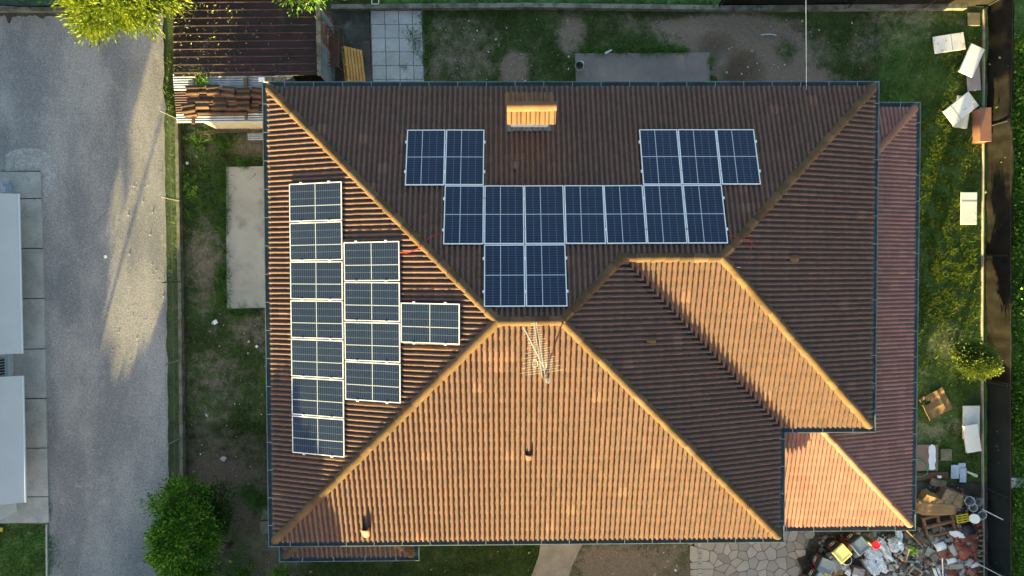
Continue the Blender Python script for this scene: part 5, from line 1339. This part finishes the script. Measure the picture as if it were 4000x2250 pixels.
# ================================================================ LEFT BUILDING (cut by the frame)
lb0 = P(72, 1995, 0); xb_ = lb0.x
bl = thing('neighbour_building', 'pale building at the left edge with two sloping canopies', 'building', (xb_, lb0.y, 0))
yS_, yN_ = P(72, 1800, 0).y - lb0.y, P(60, 700, 0).y - lb0.y
obj('wall', B((-2.5, yN_ / 2 + .6, .75), (5, yN_ - 1.2, 1.5)), m_bluew, bl); obj('upper_wall', B((-2.9, (yS_ + yN_) / 2, 2.35), (5, yN_ - yS_, 1.8)), m_white, bl)
obj('low_wall', B((-1.5, .3, .5), (3, .6, 1.0)), m_white, bl)
wy = P(30, 1432, .5).y - lb0.y
wo = obj('window', B((.004, wy, .95), (.02, .62, .86)), m_glassd, bl)
for k in range(7): obj('window_bar', tube(nb(), [(.03, wy - .28 + k * .095, .52), (.03, wy - .28 + k * .095, 1.38)], .009, 6), m_alu, wo)
obj('sill', B((.05, wy, .46), (.14, .7, .06)), m_trim, bl)
def canopy(y0, y1, z0, x_edge):
    e0, e1 = P(x_edge[0], y0, z0), P(x_edge[1], y1, z0); bm = nb(); dx = 1.1; dz = .42
    a = [(e0.x, e0.y, z0), (e1.x, e1.y, z0), (e1.x - dx, e1.y, z0 + dz), (e0.x - dx, e0.y, z0 + dz)]
    a = [Vector(p) - Vector((xb_, lb0.y, 0)) for p in a]; vv = [bm.verts.new(p) for p in a] + [bm.verts.new(p - Vector((0, 0, .05))) for p in a]
    for f in ((0, 1, 2, 3), (7, 6, 5, 4), (0, 4, 5, 1), (1, 5, 6, 2), (2, 6, 7, 3), (3, 7, 4, 0)): bm.faces.new([vv[i] for i in f])
    bmesh.ops.recalc_face_normals(bm, faces=bm.faces[:])
    o = obj('canopy', bm, m_awn, bl)
    obj('canopy_trim', tube(nb(), [a[0] + Vector((.015, 0, 0)), a[1] + Vector((.015, 0, 0))], .035, 8), m_trim, o)
canopy(757, 1381, .95, (72, 86)); canopy(1468, 1962, .95, (88, 100))
t = thing('meter_box', 'blue-grey box on the walkway beside the upper canopy', 'box', P(28, 740, .1)); obj('case', B((0, 0, .15), (.36, .34, .3), bevel=.01), m_bluebox, t); obj('lid', B((0, -.04, .31), (.3, .2, .02)), m_trim, t)
t = thing('drain_cover', 'small framed drain in the corner lawn', 'drain', P(4, 2068, .03)); obj('frame', B((0, 0, 0), (.2, .2, .04)), m_wood, t); obj('grate', B((0, 0, .022), (.14, .14, .01)), m_yel, t)
# pots beyond the back wall
bucket('garden_bowl', 'white bowl beyond the back wall at the top edge', P(1352, -14, .05), P(1352, -14, .05) + Vector((0, 0, .27)), .16, .22, m_fwhite, cat='bowl')
t = thing('white_tray', 'small white tray beyond the back wall at the top edge', 'tray', P(1466, 3, .25))
for sg in (-1, 1): obj('rim', B((sg * .12, 0, 0), (.02, .26, .08)), m_fwhite, t); obj('rim', B((0, sg * .12, 0), (.26, .02, .08)), m_fwhite, t)
bucket('flower_pot', 'yellow-green flower pot beyond the back wall', P(1560, -6, .1), P(1560, -6, .1) + Vector((0, 0, .24)), .1, .13, m_yel, cat='flower pot')

# ================================================================ WHAT SHADES THE GARDEN FROM THE SOUTH (outside the frame)
def shade_hedge_h(c):  # added unseen hedge; heights set by the shade each stretch must throw
    tab = [(-900, 4.2), (325, 4.2), (350, 1.65), (425, 1.5), (455, 1.1), (640, 1.0), (690, 1.1), (730, 2.9), (790, 4.25), (1280, 4.25), (1320, 5.0), (1560, 5.3), (1650, 4.7), (1690, 4.1), (1915, 4.05), (1970, 3.1), (3090, 3.0), (3150, 3.15), (3265, 3.1), (3320, 2.1), (3430, 2.0), (3480, .9), (3890, .9), (3950, 2.7), (4600, 2.7)]
    for (a, h0), (b, h1) in zip(tab, tab[1:]):
        if a <= c <= b:
            h = h0 + (h1 - h0) * (c - a) / (b - a)
            return h * (math.tan(SUN_EL) / .0945) if h < 1.9 else h
    return 1.0
YH = 2580; v, f = [], []; K = 8
Xs = [-900 + 12 * i for i in range(int(5100 / 12))]
tnA = math.tan(SUN_AZ)
for X in Xs:
    c = X + (YH - 1125) * tnA; p = P(X, YH, 0); h = max(.5, shade_hedge_h(c) + (.14 * noise.noise(Vector((X * .012, 0, 0))) + .12 * noise.noise(Vector((X * .045, 5, 0)))))
    for k in range(K):
        t_ = k / (K - 1); y_ = -.5 + 1.0 * t_; z = h * (1 - (2 * t_ - 1) ** 6) + (0 if 0 < k < K - 1 else 0)
        v.append((p.x + .1 * random.uniform(-1, 1), p.y + y_ + .1 * random.uniform(-1, 1), max(0, z + random.uniform(-.08, .08)) if 0 < k < K - 1 else 0))
for i in range(len(Xs) - 1):
    for k in range(K - 1): f.append((i * K + k, i * K + k + 1, (i + 1) * K + k + 1, (i + 1) * K + k))
tag(obj('shade_hedge', (v, f), m_shade_hedge), 'added unseen hedge beyond the bottom edge, shaped to shade the garden', 'hedge')
pb = P(30, 2615, 0); t = thing('utility_pole', 'wooden utility pole beyond the bottom left corner', 'pole', pb)
obj('shaft', tube(nb(), [(0, 0, 0), (0, 0, 6.5)], .055, 10, True, .05), m_bark, t); obj('cross_arm', B((0, 0, 6.1), (1.2, .1, .1)), m_wood, t)
